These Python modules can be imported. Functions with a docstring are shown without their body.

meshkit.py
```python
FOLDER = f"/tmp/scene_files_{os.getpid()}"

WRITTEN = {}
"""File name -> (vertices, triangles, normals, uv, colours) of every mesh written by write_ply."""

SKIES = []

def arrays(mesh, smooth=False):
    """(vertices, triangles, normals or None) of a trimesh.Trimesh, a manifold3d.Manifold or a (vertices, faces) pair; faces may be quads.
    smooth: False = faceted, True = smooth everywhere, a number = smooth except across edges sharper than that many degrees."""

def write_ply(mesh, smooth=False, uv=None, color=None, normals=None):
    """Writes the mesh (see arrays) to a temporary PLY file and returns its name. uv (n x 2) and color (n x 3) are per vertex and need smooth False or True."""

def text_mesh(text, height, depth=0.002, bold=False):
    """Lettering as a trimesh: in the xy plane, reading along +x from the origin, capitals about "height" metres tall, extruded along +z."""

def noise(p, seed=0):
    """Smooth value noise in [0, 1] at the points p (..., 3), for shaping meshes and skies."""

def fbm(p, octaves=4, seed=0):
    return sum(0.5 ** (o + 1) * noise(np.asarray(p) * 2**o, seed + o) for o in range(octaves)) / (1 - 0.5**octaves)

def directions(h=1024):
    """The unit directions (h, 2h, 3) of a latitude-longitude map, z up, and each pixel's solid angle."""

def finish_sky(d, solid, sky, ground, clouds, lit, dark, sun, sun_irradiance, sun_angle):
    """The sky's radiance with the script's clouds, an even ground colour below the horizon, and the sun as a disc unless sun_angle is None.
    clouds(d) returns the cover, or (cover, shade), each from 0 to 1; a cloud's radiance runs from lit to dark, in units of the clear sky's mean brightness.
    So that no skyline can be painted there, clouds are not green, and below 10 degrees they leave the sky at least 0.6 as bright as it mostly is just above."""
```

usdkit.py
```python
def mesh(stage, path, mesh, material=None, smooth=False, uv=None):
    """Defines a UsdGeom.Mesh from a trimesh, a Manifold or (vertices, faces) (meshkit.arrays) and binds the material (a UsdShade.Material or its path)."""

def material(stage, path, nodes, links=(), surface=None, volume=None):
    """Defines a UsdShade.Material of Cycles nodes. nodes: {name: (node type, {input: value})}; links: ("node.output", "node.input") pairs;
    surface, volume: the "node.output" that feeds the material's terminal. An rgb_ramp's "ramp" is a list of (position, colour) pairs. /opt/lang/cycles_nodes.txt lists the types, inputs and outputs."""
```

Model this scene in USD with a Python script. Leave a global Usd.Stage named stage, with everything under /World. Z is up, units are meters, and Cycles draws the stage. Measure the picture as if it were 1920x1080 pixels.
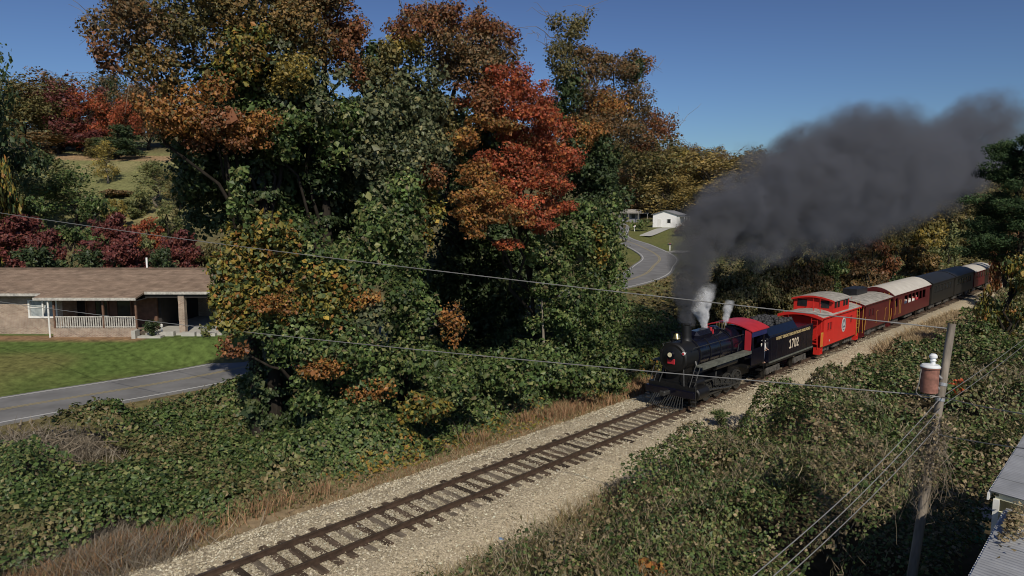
import math, numpy as np, trimesh, manifold3d as m3, usdkit, meshkit
from scipy.interpolate import RBFInterpolator
from pxr import Usd, UsdGeom, UsdLux, UsdShade, Gf, Sdf, Vt

stage = Usd.Stage.CreateInMemory()
W = UsdGeom.Xform.Define(stage, '/World')
stage.SetDefaultPrim(W.GetPrim())
R = np.random.default_rng(7)

# ------------------------------------------------------------------ camera, sky, sun
FPX, HORIZON, CAMZ = 1280.0, 400.0, 9.6          # focal length and horizon row in a 1920 px wide frame
PITCH = math.atan((540 - HORIZON) / FPX)
EXPOSURE = -0.38
cam = UsdGeom.Camera.Define(stage, '/World/camera')
cam.CreateHorizontalApertureAttr(36.0)
cam.CreateFocalLengthAttr(36.0 * FPX / 1920)
cam.CreateExposureAttr(EXPOSURE)
cam.CreateClippingRangeAttr((0.1, 20000.0))
cam.AddTranslateOp().Set((0, 0, CAMZ))
cam.AddRotateXOp().Set(90 - math.degrees(PITCH))

SUN = np.array([0.24, -0.97, 0.0]); SUN /= np.linalg.norm(SUN)
ELEV = math.radians(40)
SUN = np.array([SUN[0] * math.cos(ELEV), SUN[1] * math.cos(ELEV), math.sin(ELEV)])
usdkit.material(stage, '/World/Looks/sky', {
    'sky': ('sky_texture', {'sky_type': 'single_scattering', 'sun_disc': False, 'sun_elevation': ELEV, 'sun_rotation': math.atan2(SUN[0], SUN[1]), 'altitude': 300.0, 'air_density': 1.2, 'aerosol_density': 0.5, 'ozone_density': 7.0}),
    'gm': ('gamma', {'gamma': 1.65}), 'hs': ('hsv', {'saturation': 0.88, 'value': 0.53}), 'bg': ('background_shader', {'strength': 0.05})}, [('sky.color', 'gm.color'), ('gm.color', 'hs.color'), ('hs.color', 'bg.color')], surface='bg.background')
dome = UsdLux.DomeLight.Define(stage, '/World/sky')
UsdShade.MaterialBindingAPI.Apply(dome.GetPrim()).Bind(UsdShade.Material.Get(stage, '/World/Looks/sky'))
dome.GetPrim().SetCustomDataByKey('kind', 'structure')
sun = UsdLux.DistantLight.Define(stage, '/World/sun')
sun.CreateIntensityAttr(1.25); sun.CreateAngleAttr(0.53); sun.CreateNormalizeAttr(True) if hasattr(sun, 'CreateNormalizeAttr') else UsdLux.LightAPI(sun).CreateNormalizeAttr(True)
sun.CreateColorAttr(Gf.Vec3f(1.0, 0.92, 0.79))
sun.AddRotateZOp().Set(math.degrees(math.atan2(SUN[1], SUN[0])) + 90)
sun.AddRotateXOp().Set(90 - math.degrees(ELEV))

# ------------------------------------------------------------------ helpers: names, things, materials
taken = {}
def numbered(parent, name):
    k = taken.get((parent, name), 0); taken[(parent, name)] = k + 1
    return f'{parent}/{name}' + (f'_{k:03d}' if k else '')

def tag(p, label=None, cat=None, group=None, kind=None):
    p = p.GetPrim() if hasattr(p, 'GetPrim') else p
    for k, v in (('label', label), ('category', cat), ('group', group), ('kind', kind)):
        if v: p.SetCustomDataByKey(k, v)
    return p

def thing(name, label, cat, loc=(0, 0, 0), rotz=0.0, group=None, scale=None, kind=None):
    x = UsdGeom.Xform.Define(stage, numbered('/World', name))
    x.AddTranslateOp().Set(Gf.Vec3d(*map(float, loc)))
    if rotz: x.AddRotateZOp().Set(float(rotz))
    if scale is not None: x.AddScaleOp().Set(Gf.Vec3f(*map(float, scale)))
    return tag(x, label, cat, group, kind)

def part(parent, name, mesh, mat, smooth=False, label=None, kind=None, tint=None):
    par = '/World' if parent is None else str(parent.GetPath())
    if isinstance(mesh, (list,)): mesh = trimesh.util.concatenate(mesh)
    m = usdkit.mesh(stage, numbered(par, name), mesh, MAT[mat], smooth)
    if tint is not None:
        UsdGeom.PrimvarsAPI(m).CreatePrimvar('tint', Sdf.ValueTypeNames.Color3fArray, 'vertex').Set(Vt.Vec3fArray.FromNumpy(np.asarray(tint, np.float32)))
    return tag(m, label=label, kind=kind)

def single(name, mesh, mat, label, cat, group=None, kind=None, smooth=False, tint=None):
    return tag(part(None, name, mesh, mat, smooth, tint=tint), label, cat, group, kind)

def copy_of(src, name, label, loc, rotz, scale, group=None):
    was = src.GetCustomData()
    r = thing(name, label, was['category'], loc, rotz, group or was.get('group'), scale)
    r.GetReferences().AddInternalReference(src.GetPath()); r.SetInstanceable(True)
    return r

MAT = {}
def mat(name, col, rough=0.6, metal=0.0, vary=0.25, scale=3.0, bump=0.0, bscale=None, spec=0.5, col2=None, coat=0.0, stretch=None):
    c = np.array(col, float); lo = np.array(col2 if col2 is not None else c * (1 - vary)); hi = c * (1 + vary) if col2 is None else c
    n = {'geo': ('texture_coordinate', {}), 'map': ('mapping', {'scale': stretch or (1, 1, 1)}),
         'n': ('noise_texture', {'scale': scale, 'detail': 5.0, 'roughness': 0.6}),
         'r': ('rgb_ramp', {'ramp': [(0.3, tuple(lo)), (0.7, tuple(hi))]}),
         'p': ('principled_bsdf', {'roughness': rough, 'metallic': metal, 'specular_ior_level': spec, 'coat_weight': coat})}
    l = [('geo.object', 'map.vector'), ('map.vector', 'n.vector'), ('n.fac', 'r.fac'), ('r.color', 'p.base_color')]
    if bump:
        n['n2'] = ('noise_texture', {'scale': bscale or scale * 6, 'detail': 4.0})
        n['b'] = ('bump', {'strength': 0.7, 'distance': bump})
        l += [('map.vector', 'n2.vector'), ('n2.fac', 'b.height'), ('b.normal', 'p.normal')]
    MAT[name] = usdkit.material(stage, '/World/Looks/' + name, n, l, surface='p.BSDF')

def tinted(name, rough=0.6, spec=0.3, trans=0.0, bump=0.0, bscale=8.0, vary=0.2):
    n = {'a': ('attribute', {'attribute': 'tint'}), 'geo': ('texture_coordinate', {}),
         'n': ('noise_texture', {'scale': bscale, 'detail': 6.0, 'roughness': 0.65}),
         'v': ('map_range', {'from_min': 0.3, 'from_max': 0.7, 'to_min': 1 - vary, 'to_max': 1 + vary}),
         'h': ('hsv', {}), 'p': ('principled_bsdf', {'roughness': rough, 'specular_ior_level': spec})}
    l = [('geo.object', 'n.vector'), ('n.fac', 'v.value'), ('v.result', 'h.value'), ('a.color', 'h.color'), ('h.color', 'p.base_color')]
    out = 'p.BSDF'
    if bump:
        n['b'] = ('bump', {'strength': 0.8, 'distance': bump}); l += [('n.fac', 'b.height'), ('b.normal', 'p.normal')]
    if trans:
        n['t'] = ('translucent_bsdf', {}); n['m'] = ('mix_closure', {'fac': trans})
        l += [('h.color', 't.color'), ('p.BSDF', 'm.closure1'), ('t.BSDF', 'm.closure2')]; out = 'm.closure'
    MAT[name] = usdkit.material(stage, '/World/Looks/' + name, n, l, surface=out)

tinted('leaf', 0.5, 0.35, 0.22, bscale=30.0, vary=0.1)
tinted('needle', 0.6, 0.2, 0.1, bscale=30.0, vary=0.1)
tinted('grass_blade', 0.8, 0.15, 0.25, bscale=10.0, vary=0.15)
tinted('earth', 0.95, 0.1, 0.0, bump=0.06, bscale=2.2, vary=0.45)
tinted('stone', 0.9, 0.2, 0.0, bscale=40.0, vary=0.12)
mat('ballast_bed', (0.40, 0.34, 0.24), 0.95, vary=0.55, scale=16, bump=0.05, bscale=22, spec=0.1)
mat('asphalt', (0.175, 0.172, 0.168), 0.95, vary=0.22, scale=.5, bump=0.004, bscale=60, spec=0.3)
mat('white_line', (0.55, 0.55, 0.52), 0.8, vary=0.2, scale=8)
mat('yellow_line', (0.32, 0.26, 0.12), 0.8, vary=0.25, scale=8)
mat('concrete', (0.42, 0.41, 0.37), 0.9, vary=0.15, scale=2, spec=0.2)
mat('rail_steel', (0.075, 0.048, 0.032), 0.65, 0.3, vary=0.4, scale=5)
mat('rail_head', (0.12, 0.095, 0.075), 0.4, 0.7, vary=0.25, scale=5)
mat('tie_wood', (0.092, 0.067, 0.048), 0.9, vary=0.5, scale=5, bump=0.02, bscale=30, spec=0.1, stretch=(1, 0.2, 1))
mat('tie_wood_grey', (0.15, 0.123, 0.092), 0.9, vary=0.45, scale=5, bump=0.02, bscale=30, spec=0.1, stretch=(1, 0.2, 1))
mat('tie_wood_dark', (0.045, 0.034, 0.026), 0.9, vary=0.4, scale=5, bump=0.02, bscale=30, spec=0.1, stretch=(1, 0.2, 1))
mat('bark', (0.03, 0.025, 0.02), 0.95, vary=0.5, scale=4, bump=0.03, bscale=12, spec=0.1, stretch=(1, 1, 0.3))
mat('bark_pale', (0.22, 0.19, 0.15), 0.95, vary=0.4, scale=4, bump=0.02, bscale=12, spec=0.1, stretch=(1, 1, 0.3))
mat('pole_wood', (0.22, 0.19, 0.155), 0.9, vary=0.45, scale=6, bump=0.012, bscale=25, spec=0.1, stretch=(1, 1, 0.06))
mat('dead_stem', (0.20, 0.165, 0.12), 0.95, vary=0.4, scale=3, spec=0.1)
mat('wire', (0.26, 0.255, 0.24), 0.5, 0.3, vary=0.2)
mat('loco_black', (0.0035, 0.004, 0.010), 0.2, vary=0.3, scale=3, spec=0.6)
mat('loco_soot', (0.006, 0.0058, 0.0058), 0.5, vary=0.4, scale=4)
mat('loco_steel', (0.045, 0.045, 0.042), 0.45, 0.3, vary=0.5, scale=9)
mat('running_board', (0.10, 0.105, 0.085), 0.7, vary=0.35, scale=4)
mat('loco_blue', (0.02, 0.025, 0.10), 0.3, vary=0.15)
mat('cab_red', (0.42, 0.025, 0.035), 0.4, vary=0.12, scale=2)
mat('brass', (0.55, 0.45, 0.22), 0.25, 0.9, vary=0.2)
mat('lamp_glass', (0.75, 0.68, 0.45), 0.15, vary=0.05, coat=0.5)
mat('white_paint', (0.72, 0.71, 0.67), 0.6, vary=0.08)
mat('gold_letter', (0.55, 0.42, 0.20), 0.5, vary=0.15)
mat('cream_letter', (0.62, 0.52, 0.38), 0.5, vary=0.2, scale=6)
mat('coal', (0.025, 0.025, 0.026), 0.7, vary=0.5, scale=8, bump=0.06, bscale=9)
mat('caboose_red', (0.56, 0.025, 0.018), 0.42, vary=0.10, scale=1.5)
mat('maroon', (0.088, 0.011, 0.012), 0.4, vary=0.2, scale=1.5)
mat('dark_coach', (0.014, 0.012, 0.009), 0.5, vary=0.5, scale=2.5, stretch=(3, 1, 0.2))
mat('dusty_roof', (0.30, 0.28, 0.25), 0.9, vary=0.4, scale=2.6, spec=0.15)
mat('pale_roof', (0.47, 0.44, 0.39), 0.8, vary=0.12, scale=1.2, spec=0.2)
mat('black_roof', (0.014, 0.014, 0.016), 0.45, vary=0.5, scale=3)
mat('truck_grey', (0.075, 0.07, 0.062), 0.75, vary=0.6, scale=6)
mat('window_dark', (0.02, 0.022, 0.025), 0.12, vary=0.3, spec=0.6)
mat('yellow_paint', (0.48, 0.26, 0.04), 0.5, vary=0.12)
mat('orange_paint', (0.55, 0.13, 0.02), 0.5, vary=0.12)
mat('emblem_white', (0.45, 0.45, 0.44), 0.5, vary=0.1)
mat('emblem_grey', (0.12, 0.14, 0.15), 0.5, vary=0.4, scale=9)
mat('siding_white', (0.82, 0.81, 0.79), 0.6, vary=0.06)
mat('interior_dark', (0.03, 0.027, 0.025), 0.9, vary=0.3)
mat('wood_brown', (0.13, 0.07, 0.045), 0.8, vary=0.3)
mat('rail_paint', (0.42, 0.40, 0.36), 0.8, vary=0.35, scale=6)
mat('window_pane', (0.30, 0.33, 0.33), 0.15, vary=0.25, scale=3)
mat('roof_grey', (0.20, 0.20, 0.21), 0.8, vary=0.25)
mat('galvanised', (0.42, 0.43, 0.44), 0.42, 0.55, vary=0.18, scale=1.5)
mat('cream_siding', (0.62, 0.60, 0.42), 0.7, vary=0.12, scale=2, stretch=(1, 1, 6))
mat('rust', (0.235, 0.105, 0.075), 0.75, vary=0.35, scale=9, bump=0.004, bscale=40)
mat('porcelain', (0.70, 0.72, 0.72), 0.3, vary=0.06)
mat('skin', (0.42, 0.25, 0.18), 0.6, vary=0.06)
mat('shirt_white', (0.70, 0.68, 0.64), 0.9, vary=0.06)
mat('denim', (0.05, 0.06, 0.10), 0.9, vary=0.2)
mat('green_plastic', (0.05, 0.28, 0.17), 0.4, vary=0.3, scale=6)
mat('blue_plastic', (0.13, 0.22, 0.36), 0.5, vary=0.15)
mat('blue_tarp', (0.012, 0.017, 0.035), 1.0, vary=0.2, spec=0.05)

# brick wall material: courses too small to pick apart at this distance
def brick(name, c1, c2, mortar, bw=0.23, rh=0.078, ms=0.012):
    MAT[name] = usdkit.material(stage, '/World/Looks/' + name, {
        'geo': ('texture_coordinate', {}), 'sx': ('separate_xyz', {}), 'ad': ('math', {'math_type': 'add'}), 'cx': ('combine_xyz', {}),
        'b': ('brick_texture', {'color1': c1, 'color2': c2, 'mortar': mortar, 'scale': 1.0, 'mortar_size': ms, 'brick_width': bw, 'row_height': rh, 'mortar_smooth': 0.2}),
        'n': ('noise_texture', {'scale': 1.3, 'detail': 5.0}), 'v': ('map_range', {'from_min': 0.3, 'from_max': 0.7, 'to_min': 0.75, 'to_max': 1.25}), 'h': ('hsv', {}),
        'bu': ('bump', {'strength': 0.6, 'distance': 0.01, 'invert': True}), 'p': ('principled_bsdf', {'roughness': 0.9, 'specular_ior_level': 0.2})},
        [('geo.object', 'sx.vector'), ('sx.x', 'ad.value1'), ('sx.y', 'ad.value2'), ('ad.value', 'cx.x'), ('sx.z', 'cx.y'), ('cx.vector', 'b.vector'), ('geo.object', 'n.vector'),
         ('n.fac', 'v.value'), ('v.result', 'h.value'), ('b.color', 'h.color'), ('h.color', 'p.base_color'), ('b.fac', 'bu.height'), ('bu.normal', 'p.normal')], surface='p.BSDF')
brick('shingle', (0.22, 0.155, 0.11), (0.29, 0.21, 0.15), (0.12, 0.09, 0.07), 0.42, 0.048, 0.0045)
brick('brick_wall', (0.25, 0.165, 0.12), (0.36, 0.27, 0.20), (0.40, 0.36, 0.30))

# ------------------------------------------------------------------ helpers: shapes
def box(c, s, bevel=0.0):
    if bevel:
        b = m3.Manifold.cube([max(x - 2 * bevel, 1e-3) for x in s], True)
        pts = np.array(b.to_mesh().vert_properties[:, :3])
        off = np.array([[bevel, 0, 0], [-bevel, 0, 0], [0, bevel, 0], [0, -bevel, 0], [0, 0, bevel], [0, 0, -bevel]])
        m = m3.Manifold.hull_points((pts[:, None] + off[None]).reshape(-1, 3)).to_mesh()
        t = trimesh.Trimesh(m.vert_properties[:, :3], m.tri_verts, process=False)
    else:
        t = trimesh.creation.box(s)
    t.apply_translation(c); return t
def bx(x0, x1, y0, y1, z0, z1, bevel=0.0):
    return box(((x0 + x1) / 2, (y0 + y1) / 2, (z0 + z1) / 2), (abs(x1 - x0), abs(y1 - y0), abs(z1 - z0)), bevel)
def tube(pts, rad, sides=6, cap=True):
    p = np.asarray(pts, float); rad = np.broadcast_to(np.asarray(rad, float), (len(p),))
    t = np.gradient(p, axis=0); t /= np.linalg.norm(t, axis=1, keepdims=True) + 1e-12
    ref = np.array([0, 0, 1.0]) if abs(t[:, 2]).mean() < 0.8 else np.array([1.0, 0.13, 0])
    a = np.cross(t, ref); a /= np.linalg.norm(a, axis=1, keepdims=True) + 1e-12
    b = np.cross(t, a); k = np.arange(sides) * 2 * np.pi / sides
    v = (p[:, None] + rad[:, None, None] * (np.cos(k)[None, :, None] * a[:, None] + np.sin(k)[None, :, None] * b[:, None])).reshape(-1, 3)
    f = []
    for i in range(len(p) - 1):
        for j in range(sides):
            q = [i * sides + j, i * sides + (j + 1) % sides, (i + 1) * sides + (j + 1) % sides, (i + 1) * sides + j]
            f += [[q[0], q[1], q[2]], [q[0], q[2], q[3]]]
    if cap:
        v = np.vstack([v, p[0], p[-1]]); n0, n1 = len(v) - 2, len(v) - 1; e = (len(p) - 1) * sides
        f += [[n0, (j + 1) % sides, j] for j in range(sides)] + [[n1, e + j, e + (j + 1) % sides] for j in range(sides)]
    return trimesh.Trimesh(v, np.array(f), process=False)
def rod(a, b, r, r2=None, sides=12): return tube([a, b], [r, r if r2 is None else r2], sides)
def lathe(profile, sides=20):       # (radius, z) pairs
    return trimesh.creation.revolve(np.array(profile, float), sections=sides)
def prism_x(poly, x0, x1):          # polygon in (y, z) extruded along x
    import shapely
    m = trimesh.creation.extrude_polygon(shapely.Polygon(poly), x1 - x0, engine='earcut')
    T = np.array([[0, 0, 1, x0], [1, 0, 0, 0], [0, 1, 0, 0], [0, 0, 0, 1.0]]); m.apply_transform(T); return m
def arch(w, z0, z1, n=12, thick=0.07):
    """Cross-section of an arched roof: half width w, eave z0, crown z1."""
    y = np.linspace(-w, w, n + 1); z = z0 + (z1 - z0) * (1 - (y / w) ** 2)
    return list(zip(y, z)) + list(zip(y[::-1], z[::-1] - thick))
def on_side(mesh, x, y, z, scale=1.0):
    """Lettering from the xy plane onto a side that faces -y."""
    m = mesh.copy(); T = np.eye(4); T[:3, :3] = np.array([[1, 0, 0], [0, 0, -1], [0, 1, 0]]) * scale; T[:3, 3] = (x, y, z)
    m.apply_transform(T); return m

# pixel (1920 x 1080 frame) to a world point at a forward distance Y: how positions were measured from the photograph
_c, _s = math.cos(PITCH), math.sin(PITCH)
def ray(px, py): return np.array([(px - 960) / FPX, _c + _s * (540 - py) / FPX, -_s + _c * (540 - py) / FPX])
def at(px, py, Y):
    d = ray(px, py); return np.array([0, 0, CAMZ]) + d * (Y / d[1])
def at_z(px, py, z):
    d = ray(px, py); return np.array([0, 0, CAMZ]) + d * ((z - CAMZ) / d[2])

# track frame: s along the track (away from the camera), m across it (towards the camera's right), straight
AZ = math.radians(43.5)
U, N, OFF = np.array([math.sin(AZ), math.cos(AZ), 0]), np.array([math.cos(AZ), -math.sin(AZ), 0]), -17.25
TRZ = 90 - math.degrees(AZ)          # local x = s, local y = -m
def sm(s, m, z=0.0): return U * s + N * (OFF + m) + np.array([0, 0, z])
def to_sm(x, y): return x * U[0] + y * U[1], x * N[0] + y * N[1] - OFF
def depth_at(px, m): return (m + OFF) / (N[1] + N[0] * (px - 960) / FPX)

# ------------------------------------------------------------------ terrain
def catmull(P, n=14):
    P = np.asarray(P, float); Q = np.vstack([2 * P[0] - P[1], P, 2 * P[-1] - P[-2]]); out = []
    for i in range(1, len(Q) - 2):
        t = np.linspace(0, 1, n, endpoint=False)[:, None]
        a, b, c, d = Q[i - 1], Q[i], Q[i + 1], Q[i + 2]
        out.append(0.5 * (2 * b + (c - a) * t + (2 * a - 5 * b + 4 * c - d) * t ** 2 + (3 * b - a - 3 * c + d) * t ** 3))
    return np.vstack(out + [P[-1:]])
A0, A1 = at_z(0, 768, -0.5), at_z(462, 687, -0.5)
ROAD = catmull([A0 + (A0 - A1) * 2.2, A0 + (A0 - A1), A0, A1, [-5.5, 58.0, 0.8], at_z(1168, 526, 2.0) + [0.4, 0, 0], [20.5, 98.0, 2.2], at_z(1234, 480, 2.4), [25.6, 139.0, 3.2], [24.0, 158.0, 4.4], [29.0, 190.0, 6.8] - np.array([0, 0, 0.4]), [24.0, 215.0, 8.6]], 14)
HOUSE_Y = 49.5
ctl = [(-120, 40, 0.5), (-80, 30, -0.6), (-60, 50, 0.7), (-35, 47, 0.55), (-25, 47.5, 0.5), (-45, 55, 0.9), (-22, 58, 0.9), (-45, 64, 2.0), (-70, 66, 2.6), (-20, 68, 2.2), (-30, 80, 6.0), (-55, 85, 7.5), (-80, 90, 9),
       (-30, 100, 11.5), (-60, 105, 14.0), (-90, 110, 15.5), (-40, 125, 18.5), (-75, 128, 20.5), (-110, 130, 22), (-60, 150, 24.5), (-100, 170, 28), (-20, 140, 15), (-10, 110, 8), (-8, 85, 3.5), (0, 170, 14), (-30, 220, 30), (-150, 220, 36),
       (20, 180, 8.0), (40, 172, 5.7), (50, 190, 6.5), (10, 230, 18), (45, 240, 13), (60, 300, 22), (0, 320, 34), (30, 130, 2.6), (45, 150, 3.6), (60, 175, 5.0), (90, 200, 7), (120, 240, 10), (150, 300, 18), (100, 330, 24), (220, 330, 18), (200, 220, 6), (320, 430, 22), (250, 500, 30), (60, 450, 38), (-150, 400, 44), (400, 350, 12),
       (8, 55, 0.4), (12, 62, 1.0), (18, 72, 1.2), (30, 90, 1.5), (45, 105, 1.8), (70, 130, 2.2), (26, 110, 2.2), (14, 90, 2.2)]
for s in range(-30, 200, 14):
    for m, z in ((-4, -0.6), (-8, -0.9 if s < 50 else -0.2), (5, -0.7), (10, -0.5), (20, -0.5), (40, -0.8)):
        P = sm(s, m); ctl.append((P[0], P[1], z))
for p in ROAD[::5]: ctl.append((p[0], p[1], p[2] - 0.05))
ctl = np.array(ctl, float)
_rbf = RBFInterpolator(ctl[:, :2], ctl[:, 2], neighbors=24, smoothing=0.5, kernel='linear')
_road2 = ROAD[:, :2]
from scipy.spatial import cKDTree
_rt = cKDTree(_road2)
def smooth01(x): x = np.clip(x, 0, 1); return x * x * (3 - 2 * x)
def ground_z(x, y, detail=True):
    x, y = np.atleast_1d(np.asarray(x, float)), np.atleast_1d(np.asarray(y, float)); q = np.stack([x, y], 1)
    z = _rbf(q)
    if detail: z = z + 0.35 * (meshkit.fbm(np.stack([x * 0.25, y * 0.25, x * 0], 1), 3, 3) - 0.5)
    d, i = _rt.query(q); k = smooth01((d - 3.6) / 4.0); z = z * k + (ROAD[i, 2] - 0.10) * (1 - k)
    s, m = to_sm(x, y); k = smooth01((np.abs(m) - 3.3) / 1.6); k = np.where((s > -40) & (s < 190), k, 1); z = z * k + (-0.78) * (1 - k)
    inx = np.maximum(np.abs(x + 36) - 17, 0); iny = np.maximum(np.abs(y - 53.5) - 5.2, 0); k = smooth01(np.hypot(inx, iny) / 3.0); z = z * k + 0.78 * (1 - k)
    return z
def axis(lo, f0, f1, hi, step, grow=1.12):
    a = list(np.arange(f0, f1 + 1e-6, step)); d = step
    while a[-1] < hi: d *= grow; a.append(a[-1] + d)
    d = step; b = [f0]
    while b[-1] > lo: d *= grow; b.append(b[-1] - d)
    return np.array(b[:0:-1] + a)
gx, gy = axis(-1500, -52, 62, 1800, 0.8), axis(-600, 6, 130, 2500, 0.8)
GX, GY = np.meshgrid(gx, gy); gz = ground_z(GX.ravel(), GY.ravel())
gv = np.stack([GX.ravel(), GY.ravel(), gz], 1)
far = smooth01((np.hypot(gv[:, 0], gv[:, 1]) - 420) / 300); gv[:, 2] = gv[:, 2] * (1 - far) + 34 * far
ny, nx = GX.shape; idx = np.arange(nx * ny).reshape(ny, nx)
gf = np.stack([idx[:-1, :-1], idx[:-1, 1:], idx[1:, 1:], idx[1:, :-1]], -1).reshape(-1, 4)
def nz(x, y, f, seed=0, o=4): return meshkit.fbm(np.stack([x * f, y * f, x * 0], 1), o, seed)
def lerp(a, b, t): return a * (1 - t[:, None]) + b * t[:, None]
x, y = gv[:, 0], gv[:, 1]; s_, m_ = to_sm(x, y); dr, ri = _rt.query(gv[:, :2])
C = np.array
col = np.tile(C([0.12, 0.105, 0.05]), (len(gv), 1))
n1, n2 = nz(x, y, 0.12, 5), nz(x, y, 0.5, 9)
side = (x - ROAD[ri, 0]) * 0.75 - (y - ROAD[ri, 1]) * 0.66       # > 0 on the track's side of the road
lawn = smooth01((y - 20) / 8) * smooth01((66 - y) / 6) * (side < 0) * smooth01((dr - 2.6) / 0.8) * (x < 4)
g = lerp(C([0.085, 0.125, 0.032]), C([0.17, 0.14, 0.055]), smooth01((n1 - 0.48) / 0.25) * 0.6 + 0.3 * (n2 - 0.5).clip(0)); col = lerp(col, g, lawn)
base_dirt = smooth01((1.0 - np.abs(y - 48.0)) / 0.7) * (x > -54) * (x < -26); col = lerp(col, np.tile(C([0.26, 0.15, 0.09]), (len(col), 1)), base_dirt * 0.9)
field = smooth01((y - 84) / 6) * smooth01((135 - y) / 8) * smooth01((-14 - x) / 6); g = lerp(C([0.23, 0.205, 0.095]), C([0.17, 0.17, 0.07]), smooth01((n1 - 0.4) / 0.2)); col = lerp(col, g, field)
clay = smooth01((y - 121) / 2) * smooth01((128 - y) / 2) * (x < -45); col = lerp(col, np.tile(C([0.30, 0.19, 0.11]), (len(col), 1)), clay * 0.8)
verge = smooth01((dr - 2.6) / 0.5) * smooth01((7 - dr) / 3) * (y < 230); g = lerp(C([0.09, 0.095, 0.03]), C([0.15, 0.125, 0.055]), smooth01((n2 - 0.4) / 0.2)); col = lerp(col, g, verge * (1 - lawn))
meadow = smooth01((x - 14) / 6) * smooth01((y - 95) / 10) * smooth01((210 - y) / 20) * smooth01((70 - x) / 10); g = lerp(C([0.10, 0.125, 0.035]), C([0.15, 0.14, 0.05]), n1); col = lerp(col, g, meadow * 0.9)
near = smooth01((7.5 - np.abs(m_)) / 2) * (s_ > -10) * (s_ < 130); g = lerp(C([0.20, 0.15, 0.085]), C([0.28, 0.21, 0.13]), n2); col = lerp(col, g, near)
bank = smooth01((m_ - 5) / 2) * (s_ < 130) * (y < 130); col = lerp(col, np.tile(C([0.075, 0.06, 0.035]), (len(col), 1)), bank)
tag(part(None, 'ground', (gv, gf), 'earth', True, tint=col), kind='structure', label='rolling grassy ground with a lawn, a hill field and railway banks')

def ribbon(P, w0, w1, dz):
    d = np.gradient(P[:, :2], axis=0); d /= np.linalg.norm(d, axis=1, keepdims=True); nn = np.stack([d[:, 1], -d[:, 0]], 1)
    a = np.c_[P[:, :2] + nn * w0, P[:, 2] + dz]; b = np.c_[P[:, :2] + nn * w1, P[:, 2] + dz]
    v = np.empty((2 * len(P), 3)); v[0::2], v[1::2] = a, b; i = np.arange(len(P) - 1) * 2
    return trimesh.Trimesh(v, np.vstack([np.stack([i, i + 1, i + 3], 1), np.stack([i, i + 3, i + 2], 1)]), process=False)
def slab(P, w0, w1, dz, t=0.12):
    top = ribbon(P, w0, w1, dz); v = np.array(top.vertices); k = len(v); v2 = np.vstack([v, v - [0, 0, t]]); f = np.array(top.faces)
    i = np.arange(len(P) - 1) * 2; sd = []
    for o, fl in ((0, 1), (1, 0)):
        a, b = i + o, i + 2 + o
        q1 = np.stack([a, b, b + k], 1); q2 = np.stack([a, b + k, a + k], 1)
        sd += [q1[:, ::-1] if not fl else q1, q2[:, ::-1] if not fl else q2]
    return trimesh.Trimesh(v2, np.vstack([f] + sd), process=False)
road = thing('road', 'winding grey two-lane road with double yellow centre line and white edges', 'road', kind='structure')
part(road, 'carriageway', slab(ROAD, -3.0, 3.0, 0.0, 0.3), 'asphalt')
for w in (-2.72, 2.62): part(road, 'edge_line', ribbon(ROAD, w, w + 0.12, 0.006), 'white_line')
for w in (-0.17, 0.06): part(road, 'centre_line', ribbon(ROAD, w, w + 0.11, 0.006), 'yellow_line')

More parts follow.
